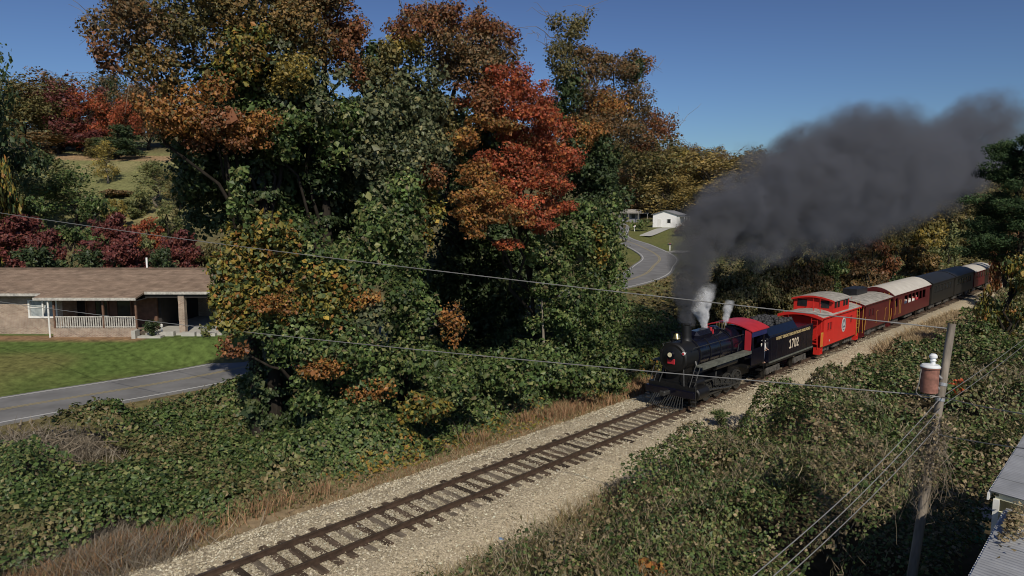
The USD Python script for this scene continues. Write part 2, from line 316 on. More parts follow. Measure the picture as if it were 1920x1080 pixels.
# ------------------------------------------------------------------ foliage helpers
def leaf_mesh(P, Nn, size, tint, fold=0.25, ratio=0.8):
    """One bent kite of two triangles per leaf."""
    n = len(P); Nn = Nn / (np.linalg.norm(Nn, axis=1, keepdims=True) + 1e-9)
    t = R.normal(size=(n, 3)); t[:, 2] -= 0.6; t -= Nn * (t * Nn).sum(1, keepdims=True); t /= np.linalg.norm(t, axis=1, keepdims=True) + 1e-9
    b = np.cross(Nn, t); sz = np.asarray(size) * np.ones(n); sz = sz[:, None] * 0.5
    v = np.stack([P - t * sz, P + b * sz * ratio - t * sz * 0.15 - Nn * sz * fold, P + t * sz, P - b * sz * ratio - t * sz * 0.15 - Nn * sz * fold], 1).reshape(-1, 3)
    i = np.arange(n) * 4
    f = np.vstack([np.stack([i, i + 1, i + 2], 1), np.stack([i, i + 2, i + 3], 1)])
    return trimesh.Trimesh(v, f, process=False), np.repeat(tint, 4, 0)

PAL = {  # (colour, weight) mixtures, real leaf albedo
    'kudzu': [((.062, .098, .026), 4), ((.105, .135, .042), 3), ((.036, .060, .020), 3), ((.16, .165, .06), 1.5), ((.12, .10, .05), .5)],
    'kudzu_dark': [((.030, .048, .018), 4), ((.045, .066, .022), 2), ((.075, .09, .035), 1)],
    'kudzu_yellow': [((.165, .145, .030), 3), ((.085, .10, .028), 3), ((.23, .16, .032), 2), ((.23, .105, .028), 1.2), ((.045, .066, .022), 2.4)],
    'kudzu_grey': [((.095, .105, .052), 4), ((.125, .13, .066), 3), ((.045, .062, .028), 3.5), ((.17, .15, .06), 1.2)],
    'rust': [((.185, .072, .030), 4), ((.13, .058, .028), 3), ((.21, .10, .035), 2), ((.085, .062, .028), 2)],
    'orange': [((.25, .108, .03), 4), ((.19, .08, .026), 3), ((.25, .145, .035), 2), ((.105, .078, .028), 2)],
    'golden': [((.17, .105, .035), 4), ((.12, .09, .03), 3), ((.22, .13, .04), 2), ((.07, .07, .026), 2.5)],
    'straw': [((.26, .19, .065), 4), ((.20, .155, .055), 3), ((.14, .115, .04), 2), ((.30, .20, .05), 1)],
    'red': [((.27, .060, .026), 4), ((.21, .048, .022), 3), ((.29, .095, .030), 2.4), ((.12, .055, .025), 1.5)],
    'brown': [((.15, .088, .038), 4), ((.10, .072, .034), 3), ((.18, .10, .038), 2), ((.065, .062, .028), 2)],
    'olive': [((.125, .105, .038), 4), ((.09, .085, .030), 3), ((.16, .12, .042), 2), ((.055, .06, .022), 1)],
    'yellow': [((.25, .18, .040), 4), ((.17, .14, .035), 3), ((.11, .10, .03), 2)],
    'pale_green': [((.14, .15, .055), 4), ((.095, .115, .042), 3), ((.19, .17, .06), 2)],
    'dark_green': [((.030, .048, .019), 4), ((.043, .064, .024), 3), ((.065, .075, .025), 1)],
    'crimson': [((.125, .036, .030), 4), ((.09, .028, .026), 3), ((.16, .055, .036), 1.5)],
    'dry': [((.22, .17, .095), 4), ((.155, .12, .062), 3), ((.28, .22, .13), 2.4), ((.10, .095, .042), 2)],
    'field': [((.145, .125, .052), 4), ((.10, .10, .038), 3), ((.185, .145, .07), 2.4), ((.065, .076, .026), 2)],
    'pine': [((.034, .064, .024), 4), ((.025, .046, .018), 3), ((.056, .084, .030), 2)],
}
def tints(n, pal, jit=0.18):
    if isinstance(pal, str): pal = PAL[pal]
    c = np.array([p[0] for p in pal]); w = np.array([p[1] for p in pal], float); w /= w.sum()
    return np.minimum(1.22 * c[R.choice(len(c), n, p=w)] * np.exp(R.normal(0, jit, (n, 1))), .6)

def blob_leaves(c, r, pal, size, dens, front=(0, -1, 0), inner=0.25, seed=0, droop=0.35, sub=9):
    """A crown mass: leaf shells of several lumps spread through an ellipsoid, thinner on the far side, some leaves within."""
    r = np.asarray(r, float); out = []
    d0 = R.normal(size=(sub, 3)); d0 /= np.linalg.norm(d0, axis=1, keepdims=True)
    cs = [np.zeros(3)] + list(d0 * r * R.uniform(.55, .95, (sub, 1)))
    rs = [r * .72] + [r * R.uniform(.28, .55) for _ in range(sub)]
    for q, rr in zip(cs, rs):
        rr = rr * R.uniform(.8, 1.2, 3); area = 4 * np.pi * (((rr[0] * rr[1]) ** 1.6 + (rr[0] * rr[2]) ** 1.6 + (rr[1] * rr[2]) ** 1.6) / 3) ** (1 / 1.6)
        n = max(int(area * dens * .62), 6); d = R.normal(size=(n, 3)); d /= np.linalg.norm(d, axis=1, keepdims=True)
        d = d[(d @ np.asarray(front) > -.25) | (R.random(n) < .45)]; n = len(d)
        rad = 1 + .5 * (meshkit.fbm(d * 2.3 + c * .37 + q, 3, seed) - .5) * 2 - np.abs(R.normal(0, .2, n)); ins = R.random(n) < inner; rad[ins] *= R.uniform(.3, .9, ins.sum())
        P = c + q + d * rr * rad[:, None]; Nn = d / rr; Nn /= np.linalg.norm(Nn, axis=1, keepdims=True); Nn = Nn + R.normal(0, .72, (n, 3)); Nn[:, 2] += droop
        sz = size * np.exp(R.normal(-.12, .33, n)); sz[ins] *= 1.35
        out.append((P, Nn, sz, tints(n, pal) * np.exp(R.normal(0, .13))))
    return tuple(np.concatenate(k) for k in zip(*out))

def limb(a, b, r0, r1, wob=0.25, n=6):
    t = np.linspace(0, 1, n)[:, None]; p = np.asarray(a) * (1 - t) + np.asarray(b) * t
    p[1:-1] += R.normal(0, wob * np.linalg.norm(np.subtract(b, a)) * 0.12, (n - 2, 3)); p[:, 2:] += np.sin(t * np.pi) * 0.06 * np.linalg.norm(np.subtract(b, a))
    return tube(p, np.linspace(r0, r1, n), 6)

def clump_tree(name, label, base_px, base_m, top_px, blobs, group, dens=62, leaf=0.21, rad=0.32, twigs=()):
    """A tree whose crown and vines are lumpy leaf shells; blobs: px, py, rx, ry (pixels), m (across the track), palette, crown or vine_cover."""
    Yb = depth_at(base_px, base_m); B = at(base_px, 600, Yb); B[2] = ground_z(B[0], B[1])[0] - 0.1
    T = at(top_px[0], top_px[1], depth_at(top_px[0], base_m))
    t = thing(name, label, 'tree', B, group=group)
    tp = [B, B * .7 + T * .3 + [0.3, 0, 0], B * .4 + T * .6, T]; tp = catmull(tp, 5) - B
    part(t, 'trunk', tube(tp, np.linspace(rad, 0.08, len(tp)), 9), 'bark', True)
    sets = {}
    n = 3400; f = R.random(n) ** 1.2 * .8; a = R.uniform(0, 6.28, n); q = tp[(f * (len(tp) - 1)).astype(int)] + R.normal(0, .12, (n, 3)) + np.stack([np.cos(a), np.sin(a), 0 * a], 1) * (rad + .08 + np.abs(R.normal(0, .22, n)))[:, None]
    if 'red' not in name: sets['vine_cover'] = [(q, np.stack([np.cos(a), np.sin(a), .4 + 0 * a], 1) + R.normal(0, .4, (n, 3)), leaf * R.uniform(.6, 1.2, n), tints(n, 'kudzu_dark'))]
    for k, (px, py, rx, ry, m, pal, kind, *o) in enumerate(blobs):
        Y = depth_at(px, m); c = at(px, py, Y); sc = Y / FPX; r = np.array([rx * sc, (rx + ry) * 0.5 * sc * 0.85, ry * sc])
        dk = o[0] if o else 1.0
        P, Nn, sz, ti = blob_leaves(c, r, pal, leaf * (0.95 if kind == 'vine_cover' else 0.62), dens * dk * (1.05 if kind == 'vine_cover' else 2.0), seed=k)
        sets.setdefault(kind, []).append((P - B, Nn, sz, ti))
        if k % 2 == 0 and c[2] > B[2] + 3:
            f = np.clip((c[2] - B[2]) / (T[2] - B[2]) * 0.65, 0.1, 0.95); a = tp[int(f * (len(tp) - 1))]
            part(t, 'limb', limb(a, c - B, 0.10, 0.03), 'bark', True)
    for kind, L in sets.items():
        P, Nn, sz, ti = (np.concatenate(q) for q in zip(*L))
        me, tc = leaf_mesh(P, Nn, sz, ti); part(t, kind, me, 'leaf', tint=tc)
    for (x0, y0, x1, y1, m) in twigs:
        a, b = at(x0, y0, depth_at(x0, m)) - B, at(x1, y1, depth_at(x1, m)) - B
        tw = [limb(a, b, 0.035, 0.008, 0.5)]
        for _ in range(7):
            q = a + (b - a) * R.uniform(0.25, 0.95); tw.append(limb(q, q + R.normal(0, 0.55, 3) + (b - a) * 0.15, 0.014, 0.005, 0.5, 4))
        part(t, 'twig', tw, 'dead_stem')
    return t

# ------------------------------------------------------------------ railway: ballast, track
def ballast():
    ss = np.arange(-12, 150, 0.35); prof = [(-4.1, -0.86), (-3.2, -0.60), (-2.2, -0.24), (-1.75, -0.19), (-1.2, -0.20), (-0.6, -0.20), (0, -0.205), (0.6, -0.20), (1.2, -0.20), (1.75, -0.19), (2.2, -0.24), (3.2, -0.55), (4.0, -0.75), (4.8, -0.9)]
    mm = np.interp(np.linspace(0, 13, 40), np.arange(14), [p[0] for p in prof]); zz = np.interp(mm, [p[0] for p in prof], [p[1] for p in prof])
    S, Mm = np.meshgrid(ss, mm, indexing='ij'); Zz = np.broadcast_to(zz, S.shape)
    P = U * S[..., None] + N * (OFF + Mm[..., None]); P[..., 2] = Zz; q = P.reshape(-1, 3)
    q[:, 2] += (meshkit.noise(q * 2.2, 1) - 0.5) * 0.06 * (1 + (np.abs(Mm.ravel()) > 2)) + (meshkit.noise(q * 6, 2) - 0.5) * 0.03
    i = np.arange(S.size).reshape(S.shape)
    return q, np.stack([i[:-1, :-1], i[:-1, 1:], i[1:, 1:], i[1:, :-1]], -1).reshape(-1, 4)[:, ::-1]
tag(part(None, 'ballast', ballast(), 'ballast_bed', True), kind='structure', label='pale crushed-stone bed under the railway track')
def stones(n):
    s = 4 + 58 * R.random(n) ** 1.5; m = R.uniform(-3.6, 3.9, n); m = np.where(R.random(n) < .2, R.uniform(-.6, .6, n), m)
    z = np.interp(m, [-4.1, -3.2, -2.2, -1.75, 0, 1.75, 2.2, 3.2, 4.0], [-.86, -.60, -.24, -.19, -.2, -.19, -.24, -.55, -.75])
    P = U * s[:, None] + N * (OFF + m[:, None]); P[:, 2] = z + R.uniform(-.01, .03, n)
    o = np.array([[1, 0, 0], [-1, 0, 0], [0, 1, 0], [0, -1, 0], [0, 0, .8]], float)
    v = o[None] * R.uniform(0.6, 1.4, (n, 5, 1)) * R.uniform(0.02, 0.05, (n, 1, 1)); a = R.random(n) * 6.3
    ca, sa = np.cos(a)[:, None], np.sin(a)[:, None]; v = np.stack([v[..., 0] * ca - v[..., 1] * sa, v[..., 0] * sa + v[..., 1] * ca, v[..., 2]], -1) + P[:, None]
    f0 = np.array([[0, 2, 4], [2, 1, 4], [1, 3, 4], [3, 0, 4]])
    f = (f0[None] + (np.arange(n) * 5)[:, None, None]).reshape(-1, 3)
    c = tints(n, [((.36, .315, .225), 4), ((.44, .395, .30), 3), ((.26, .22, .15), 3), ((.17, .145, .10), 1.6)], .12) * np.where(np.abs(m) < .95, .8, 1.0)[:, None]
    return trimesh.Trimesh(v.reshape(-1, 3), f, process=False), np.repeat(c, 5, 0)
sme, stc = stones(62000)
single('ballast_stones', sme, 'stone', 'loose pale ballast stones lying between and beside the ties', 'gravel', kind='stuff', tint=stc)

track = thing('railway_track', 'single straight railway track of brown rails on weathered wooden ties', 'railway track', sm(0, 0), TRZ)
rp = [(-.07, -.165), (.07, -.165), (.07, -.15), (.012, -.13), (.012, -.045), (.036, -.035), (.036, -.004), (.03, 0), (-.03, 0), (-.036, -.004), (-.036, -.035), (-.012, -.045), (-.012, -.13), (-.07, -.15)]
for yy in (-0.735, 0.735):
    rl = part(track, 'rail', prism_x([(a + yy, b) for a, b in rp], -10, 150), 'rail_steel')
    part(rl, 'rail_head', bx(-10, 150, yy - .027, yy + .027, -.01, .003), 'rail_head')
sp = 3.0; k = 0
while sp < 118:
    w = R.uniform(.2, .25); o = R.normal(0, .06); l = R.uniform(1.22, 1.32)
    b = bx(-w / 2, w / 2, -l + o, l + o, -.36, -.150 + R.uniform(-.014, .006), .012); b.apply_transform(trimesh.transformations.rotation_matrix(R.normal(0, .018), [0, 0, 1])); b.apply_translation([sp, 0, 0])
    part(track, 'tie', b, ['tie_wood', 'tie_wood_grey', 'tie_wood', 'tie_wood_dark', 'tie_wood_grey'][R.integers(5)])
    if sp < 32:
        for yy in (-0.735, 0.735): part(track, 'tie_plate', bx(sp - .09, sp + .09, yy - .17, yy + .17, -.160, -.141), 'rail_steel')
    sp += R.normal(.535, .03); k += 1
for j in (9.3, 21.2):
    for yy in (-0.735, 0.735):
        for d in (-1, 1): part(track, 'joint_bar', bx(j - .3, j + .3, yy + d * .012, yy + d * .034, -.13, -.04), 'rail_steel')

# ------------------------------------------------------------------ train
def wheel(cx, cy, r, w=0.12, spokes=0):
    """A wheel with its axle along y."""
    if spokes:
        m = [trimesh.creation.annulus(r * .84, r, w, sections=28), trimesh.creation.annulus(r * .12, r * .26, w * 1.2, sections=16)]
        for i in range(spokes):
            b = trimesh.creation.box([r * .64, .05, w * .5]); b.apply_translation([r * .54, 0, 0]); b.apply_transform(trimesh.transformations.rotation_matrix(i * 2 * np.pi / spokes, [0, 0, 1])); m.append(b)
        cw = trimesh.creation.annulus(r * .5, r * .86, w * .8, sections=28); cw = cw.slice_plane([0, -r * .45, 0], [0, -1, 0]); m.append(cw)
        m = trimesh.util.concatenate(m)
    else:
        m = lathe([(0, -w / 2), (r * .3, -w / 2), (r * .35, -w * .2), (r * .8, -w * .2), (r * .86, -w / 2), (r, -w / 2), (r * 1.03, w / 2), (0, w / 2)], 24)
    m.apply_transform(trimesh.transformations.rotation_matrix(np.pi / 2, [1, 0, 0])); m.apply_translation([cx, cy, r]); return m
def xcyl(x0, x1, y, z, r, r1=None, n=28): return tube([[x0, y, z], [x1, y, z]], [r, r if r1 is None else r1], n)
def truck(t, cx, wb=1.5, r=.36, matn='truck_grey'):
    for sd in (-1, 1):
        fr = part(t, 'truck_frame', [prism_x([(0, 0)] and [(sd * 1.02, .28), (sd * 1.12, .28), (sd * 1.12, .62), (sd * 1.02, .62)], cx - wb * .3, cx + wb * .3), bx(cx - wb * .62, cx + wb * .62, sd * 1.03, sd * 1.11, .48, .62), bx(cx - wb * .62, cx - wb * .38, sd * 1.02, sd * 1.14, .24, .5), bx(cx + wb * .38, cx + wb * .62, sd * 1.02, sd * 1.14, .24, .5)], matn)
        for q in (-1, 1): part(t, 'wheel', wheel(cx + q * wb / 2, sd * .8, r), 'loco_soot', 40)
def person_mesh(seated=False, sh=1.0):
    """One continuous figure: skeleton joints with radii, hulled bone by bone and smoothed. Feet (or seat) at z = 0, faces -y."""
    J = {'pel': (0, 0, .95, .15), 'chest': (0, 0, 1.28, .17), 'neck': (0, 0, 1.47, .065), 'head': (0, -.02, 1.60, .105), 'chin': (0, -.06, 1.54, .07)}
    bones = [('pel', 'chest'), ('chest', 'neck'), ('neck', 'head'), ('head', 'chin')]
    for sd, k in ((-1, 'l'), (1, 'r')):
        J |= {'sho' + k: (sd * .19, 0, 1.40, .075), 'elb' + k: (sd * .26, -.06, 1.13, .052), 'wri' + k: (sd * .22, -.24, 1.0, .036), 'han' + k: (sd * .21, -.32, 1.0, .04),
              'hip' + k: (sd * .09, 0, .9, .11), 'kne' + k: (sd * .11, -.03, .5, .075), 'ank' + k: (sd * .11, .02, .09, .05), 'toe' + k: (sd * .12, -.14, .04, .04)}
        if seated: J |= {'kne' + k: (sd * .12, -.42, .92, .075), 'ank' + k: (sd * .12, -.42, .52, .05), 'toe' + k: (sd * .12, -.56, .47, .04)}
        bones += [('chest', 'sho' + k), ('sho' + k, 'elb' + k), ('elb' + k, 'wri' + k), ('wri' + k, 'han' + k), ('pel', 'hip' + k), ('hip' + k, 'kne' + k), ('kne' + k, 'ank' + k), ('ank' + k, 'toe' + k)]
    def ball(j, g=0.0):
        x, y, z, r = J[j]; return m3.Manifold.sphere(r + g, 12).translate([x, y, z])
    def chain(bs, g=0.0): return m3.Manifold.batch_boolean([m3.Manifold.batch_hull([ball(a, g), ball(b, g)]) for a, b in bs], m3.OpType.Add)
    f = lambda M: trimesh.Trimesh(M.to_mesh().vert_properties[:, :3], M.to_mesh().tri_verts, process=False)
    body = f(chain(bones)); shirt = f(chain([b for b in bones if b[0] in ('pel', 'chest', 'shol', 'shor') and not b[1].startswith(('hip', 'neck'))], .018)); pants = f(chain([b for b in bones if b[0].startswith(('hip', 'kne')) or b[1].startswith('hip')], .016))
    hat = lathe([(0, .13), (.09, .12), (.115, .02), (.17, .01), (.17, 0), (.1, 0)], 14); hat.apply_translation([0, -.02, 1.63])
    for q in (body, shirt, pants, hat): q.apply_translation([0, 0, -.5 if seated else 0]); q.apply_scale(sh)
    return body, shirt, pants, hat
def person(label, loc, rotz, seated=False, hat=None, shirt='shirt_white', pants='denim', group=None, sh=1.0):
    b, s, p, h = person_mesh(seated, sh); t = thing('person', label, 'person', loc, rotz, group)
    bo = part(t, 'body', b, 'skin', True); part(t, 'shirt', s, shirt, True); part(t, 'trousers', p, pants, True)
    part(t, 'hat' if hat else 'hair', h if hat else trimesh.creation.icosphere(2, .112).slice_plane([0, 0, .01], [0, .5, 1]).apply_translation([0, -.015, 1.61 - (.5 if seated else 0)]).apply_scale(sh), hat or 'bark', True)
    return t

# locomotive: 2-8-0, front at x = 0
LS = 28.75
lo = thing('steam_locomotive', 'black steam locomotive with red cab roof leading the train', 'locomotive', sm(LS, 0), TRZ)
bo = part(lo, 'boiler', [xcyl(2.35, 5.9, 0, 2.42, .80, .83, 36), xcyl(5.9, 7.0, 0, 2.44, .88, .88, 36)], 'loco_black', 30)
for xx in (2.42, 3.5, 4.6, 5.85): part(bo, 'boiler_band', xcyl(xx, xx + .06, 0, 2.42, .838, .838, 36), 'loco_soot', 30)
sb = part(lo, 'smokebox', [xcyl(1.12, 2.35, 0, 2.42, .77, .77, 36), xcyl(1.06, 1.12, 0, 2.42, .70, .77, 36), bx(1.4, 2.2, -.55, .55, 1.1, 1.9)], 'loco_soot', 30)
fr = lathe([(0, .10), (.30, .085), (.52, .03), (.58, 0), (.58, -.04)], 28); fr.apply_transform(trimesh.transformations.rotation_matrix(-np.pi / 2, [0, 1, 0])); fr.apply_translation([1.05, 0, 2.42]); part(sb, 'smokebox_door', fr, 'loco_soot', 30)
st = lathe([(.36, -.1), (.30, .05), (.26, .2), (.25, .78), (.29, .84), (.29, .92), (.22, .92), (.22, .3)], 24); st.apply_translation([2.38, 0, 3.14]); part(lo, 'smokestack', st, 'loco_soot', 30)
dm = box((3.75, 0, 3.2), (1.75, .78, .66), .2); part(lo, 'steam_dome', dm, 'loco_black', 30)
dm = lathe([(.3, 0), (.3, .22), (.22, .34), (0, .38)], 18); dm.apply_translation([5.35, 0, 3.18]); part(lo, 'sand_dome', dm, 'loco_black', 30)
wv = [rod([5.9 + .15 * i, .12 * (-1) ** i, 3.25], [5.9 + .15 * i, .12 * (-1) ** i, 3.62], .035) for i in range(4)]; part(lo, 'whistle', wv, 'brass', 30)
part(lo, 'safety_valve', [rod([5.0, 0, 3.2], [5.0, 0, 3.5], .07), rod([4.85, -.2, 3.15], [4.85, -.2, 3.42], .05)], 'cab_red', 30)
be = lathe([(.21, 0), (.17, .06), (.12, .2), (.07, .27), (0, .29)], 18); be.apply_translation([1.42, 0, 3.36]); bl = part(lo, 'bell', be, 'brass', 30)
part(bl, 'bell_yoke', [rod([1.42, -.27, 3.15], [1.42, -.27, 3.66], .03), rod([1.42, .27, 3.15], [1.42, .27, 3.66], .03), rod([1.42, -.27, 3.66], [1.42, .27, 3.66], .03)], 'loco_black')
hl = part(lo, 'headlight', [xcyl(.80, 1.02, 0, 2.62, .17, .17, 20), bx(.84, 1.05, -.12, .12, 2.36, 2.5)], 'loco_black', 30)
part(hl, 'lens', xcyl(.785, .80, 0, 2.62, .115, .115, 20), 'lamp_glass', 30)
part(lo, 'number_plate', box((.95, 0, 2.26), (.06, .42, .26), .02), 'cab_red')
mk = part(lo, 'marker_lamp', [xcyl(1.0, 1.2, -.62, 2.72, .08, .08, 12)], 'white_paint', 30); part(mk, 'lens', xcyl(.985, 1.0, -.62, 2.72, .06, .06, 12), 'cab_red', 30)
mk = part(lo, 'marker_lamp', [xcyl(1.0, 1.2, .62, 2.72, .08, .08, 12)], 'loco_soot', 30)
part(lo, 'pilot_beam', bx(.78, 1.0, -1.36, 1.36, .58, .92, .02), 'loco_black')
part(lo, 'front_deck', [bx(1.0, 2.0, -1.32, 1.32, 1.02, 1.09), bx(1.0, 2.0, -1.3, 1.3, .85, 1.02)], 'loco_soot')
for yy in np.linspace(-1.0, 1.0, 15): part(lo, 'pilot_slat', rod([.12 + .38 * abs(yy), yy * .92, .10], [.80, yy * .78, .60], .022, sides=6), 'loco_steel')
part(lo, 'pilot_foot', [rod([.12, 0, .09], [.5, -.95, .09], .03), rod([.12, 0, .09], [.5, .95, .09], .03)], 'loco_steel')
part(lo, 'coupler', [box((.55, 0, .75), (.5, .2, .2), .04), box((.28, .05, .75), (.14, .3, .26), .04)], 'loco_steel')
for sd in (-1, 1):
    part(lo, 'front_step', [bx(.86, 1.06, sd * 1.15, sd * 1.4, .2, .24), bx(.86, 1.06, sd * 1.15, sd * 1.4, .42, .46), rod([.96, sd * 1.38, .2], [.96, sd * 1.38, 1.5], .018), rod([.96, sd * 1.17, .2], [.96, sd * 1.17, .9], .018)], 'loco_steel')
    part(lo, 'front_brace', rod([1.02, sd * .7, 1.1], [1.3, sd * .5, 2.0], .03), 'loco_steel')
    cy = part(lo, 'cylinder', [xcyl(1.25, 2.25, sd * 1.12, .72, .34, .34, 22), xcyl(1.2, 1.25, sd * 1.12, .72, .28, .34, 22), xcyl(1.3, 2.2, sd * 1.0, 1.22, .2, .2, 18), bx(1.35, 2.15, min(sd * .5, sd * 1.1), max(sd * .5, sd * 1.1), .8, 1.2)], 'loco_soot', 30)
    rb = part(lo, 'running_board', [bx(1.55, 7.0, sd * 1.0, sd * 1.42, 2.04, 2.10), bx(1.55, 7.0, sd * 1.40, sd * 1.43, 1.94, 2.11)], 'running_board')
    part(lo, 'handrail', [rod([1.5, sd * .86, 2.95], [6.9, sd * .98, 2.98], .018)] + [rod([xx, sd * .80, 2.8], [xx, sd * .9, 2.96], .015) for xx in (1.6, 3.0, 4.4, 5.8)], 'loco_steel')
    part(lo, 'deck_step', [rod([1.58, sd * 1.25, 2.06], [1.02, sd * 1.25, 1.1], .02), rod([1.58, sd * 1.0, 2.06], [1.02, sd * 1.0, 1.1], .02)] + [rod([1.58 - .14 * i, sd * 1.0, 2.06 - .24 * i], [1.58 - .14 * i, sd * 1.25, 2.06 - .24 * i], .015) for i in range(4)], 'loco_steel')
    part(lo, 'air_tank', xcyl(3.2, 5.6, sd * 1.15, 1.78, .17, .17, 18), 'loco_soot', 30)
    for xx in (3.05, 4.2, 5.35, 6.5): part(lo, 'driving_wheel', wheel(xx, sd * .82, .53, .14, 12), 'loco_steel' if sd < 0 else 'loco_soot')
    part(lo, 'leading_wheel', wheel(1.75, sd * .8, .34), 'loco_soot', 40)
    part(lo, 'side_rod', [bx(2.95, 6.6, sd * .95, sd * 1.0, .30, .39)] + [xcyl(xx, xx + .001, sd * .97, .345, .1) for xx in ()], 'loco_steel')
    part(lo, 'main_rod', tube([[2.3, sd * 1.1, .72], [5.35, sd * 1.08, .36]], [.05, .06], 6), 'loco_steel')
    part(lo, 'crosshead', [bx(2.25, 3.0, sd * 1.05, sd * 1.17, .60, .66), bx(2.25, 3.0, sd * 1.05, sd * 1.17, .82, .88), bx(2.45, 2.75, sd * 1.03, sd * 1.19, .62, .86)], 'loco_steel')
    part(lo, 'valve_gear', [rod([2.3, sd * 1.08, 1.22], [3.6, sd * 1.08, 1.1], .03), rod([3.6, sd * 1.08, 1.5], [3.55, sd * 1.08, .8], .05), rod([3.55, sd * 1.08, .85], [5.35, sd * 1.08, .55], .025)], 'loco_steel')
    part(lo, 'pipe', tube([[6.9, sd * .9, 2.6], [6.3, sd * 1.0, 2.5], [6.2, sd * 1.0, 2.12]], .03, 8), 'loco_soot', 30)
    part(lo, 'steam_pipe', [tube([[2.0, sd * .75, 2.2], [1.9, sd * .95, 1.8], [1.8, sd * .95, 1.4]], .09, 10)], 'loco_soot', 30)
part(lo, 'frame', [bx(1.3, 8.8, -.5, .5, .45, 1.2), bx(5.6, 7.0, -.75, .75, 1.0, 1.9), bx(6.9, 9.0, -1.25, 1.25, 1.1, 1.25)], 'loco_soot')
part(lo, 'ash_pan', bx(5.9, 7.6, -.7, .7, .55, 1.1), 'loco_soot')
cabw = part(lo, 'cab', [bx(6.98, 7.04, -1.38, -.86, 1.7, 3.2), bx(6.98, 7.04, .86, 1.38, 1.7, 3.2), bx(6.98, 7.04, -.86, .86, 3.2, 3.4)] + [q for sd in (-1, 1) for q in (bx(7.04, 8.75, sd * 1.36, sd * 1.41, 1.25, 2.15), bx(7.04, 7.3, sd * 1.36, sd * 1.41, 2.15, 3.2), bx(8.5, 8.75, sd * 1.36, sd * 1.41, 2.15, 3.2), bx(7.3, 8.5, sd * 1.36, sd * 1.41, 2.85, 3.2))], 'loco_black')
for sd in (-1, 1):
    part(cabw, 'blue_panel', bx(7.0, 8.9, sd * 1.42, sd * 1.44, 2.84, 3.2), 'loco_blue')
    part(cabw, 'front_frame', bx(6.93, 6.975, sd * 1.05, sd * 1.40, 2.12, 3.2), 'cab_red')
    part(cabw, 'cab_step', [bx(8.3, 8.7, sd * 1.1, sd * 1.38, .35, .4), bx(8.3, 8.7, sd * 1.1, sd * 1.38, .75, .8), rod([8.72, sd * 1.4, .4], [8.72, sd * 1.4, 2.2], .018)], 'loco_soot')
part(lo, 'cab_roof', prism_x(arch(1.48, 3.2, 3.56, 14, .06), 6.9, 9.1), 'cab_red', 20)
part(lo, 'cab_back', bx(7.5, 7.55, -.8, .8, 1.2, 3.1), 'interior_dark')

# tender
TS = 38.15
te = thing('tender', 'black coal tender lettered 1702 behind the locomotive', 'tender', sm(TS, 0), TRZ)
part(te, 'tank', [bx(0, 6.85, -1.38, 1.38, 1.02, 2.5, .03)], 'loco_black')
part(te, 'coal_bunker', [prism_x([(-1.38, 2.5), (1.38, 2.5), (1.05, 3.0), (-1.05, 3.0)], .1, 4.3)], 'loco_black')
cp = R.uniform([.2, -.95, 2.85], [4.2, .95, 3.05], (260, 3)); cp[:, 2] += .32 * np.exp(-((cp[:, 1] / .7) ** 2)) * np.exp(-((cp[:, 0] - 2.2) / 1.9) ** 2)
part(te, 'coal_load', [trimesh.creation.icosphere(0, R.uniform(.1, .19)).apply_translation(p) for p in cp] + [prism_x([(-1, 2.9), (1, 2.9), (.5, 3.12), (-.5, 3.12)], .2, 4.1)], 'coal', kind='stuff')
part(te, 'water_hatch', [bx(5.0, 5.7, -.35, .35, 2.5, 2.66, .03)], 'loco_black')
part(te, 'tank_rail', [rod([.1, sd * 1.36, 2.56], [6.8, sd * 1.36, 2.56], .022) for sd in (-1, 1)], 'loco_soot')
part(te, 'underframe', [bx(-.1, 7.0, -1.3, 1.3, .82, 1.0), bx(-.4, 0, -.3, .3, .75, .95), bx(6.9, 7.5, -.15, .15, .7, .9)], 'loco_soot')
part(te, 'tank_step', [bx(.05, 6.8, -1.43, -1.385, 1.0, 1.08)], 'running_board')
for c in (1.35, 5.5): truck(te, c, 1.55)
for i in range(9): part(te, 'rivet_strip', bx(.35 + i * .78, .38 + i * .78, -1.388, -1.381, 1.1, 2.45), 'loco_soot')
tm = meshkit.text_mesh('1702', .52, .006, True); tm.apply_scale([.84, 1, 1]); part(te, 'number_lettering', on_side(tm, 2.9, -1.392, 1.46), 'cream_letter', label='cream 1702 lettering on the tender side')
tm = meshkit.text_mesh('GREAT SMOKY MOUNTAINS RAILROAD', .17, .006, True); k = 5.3 / tm.extents[0]; tm.apply_scale([k, 1, 1]); part(te, 'name_lettering', on_side(tm, .95, -1.392, 2.24), 'gold_letter', label='small gold lettering along the top edge')

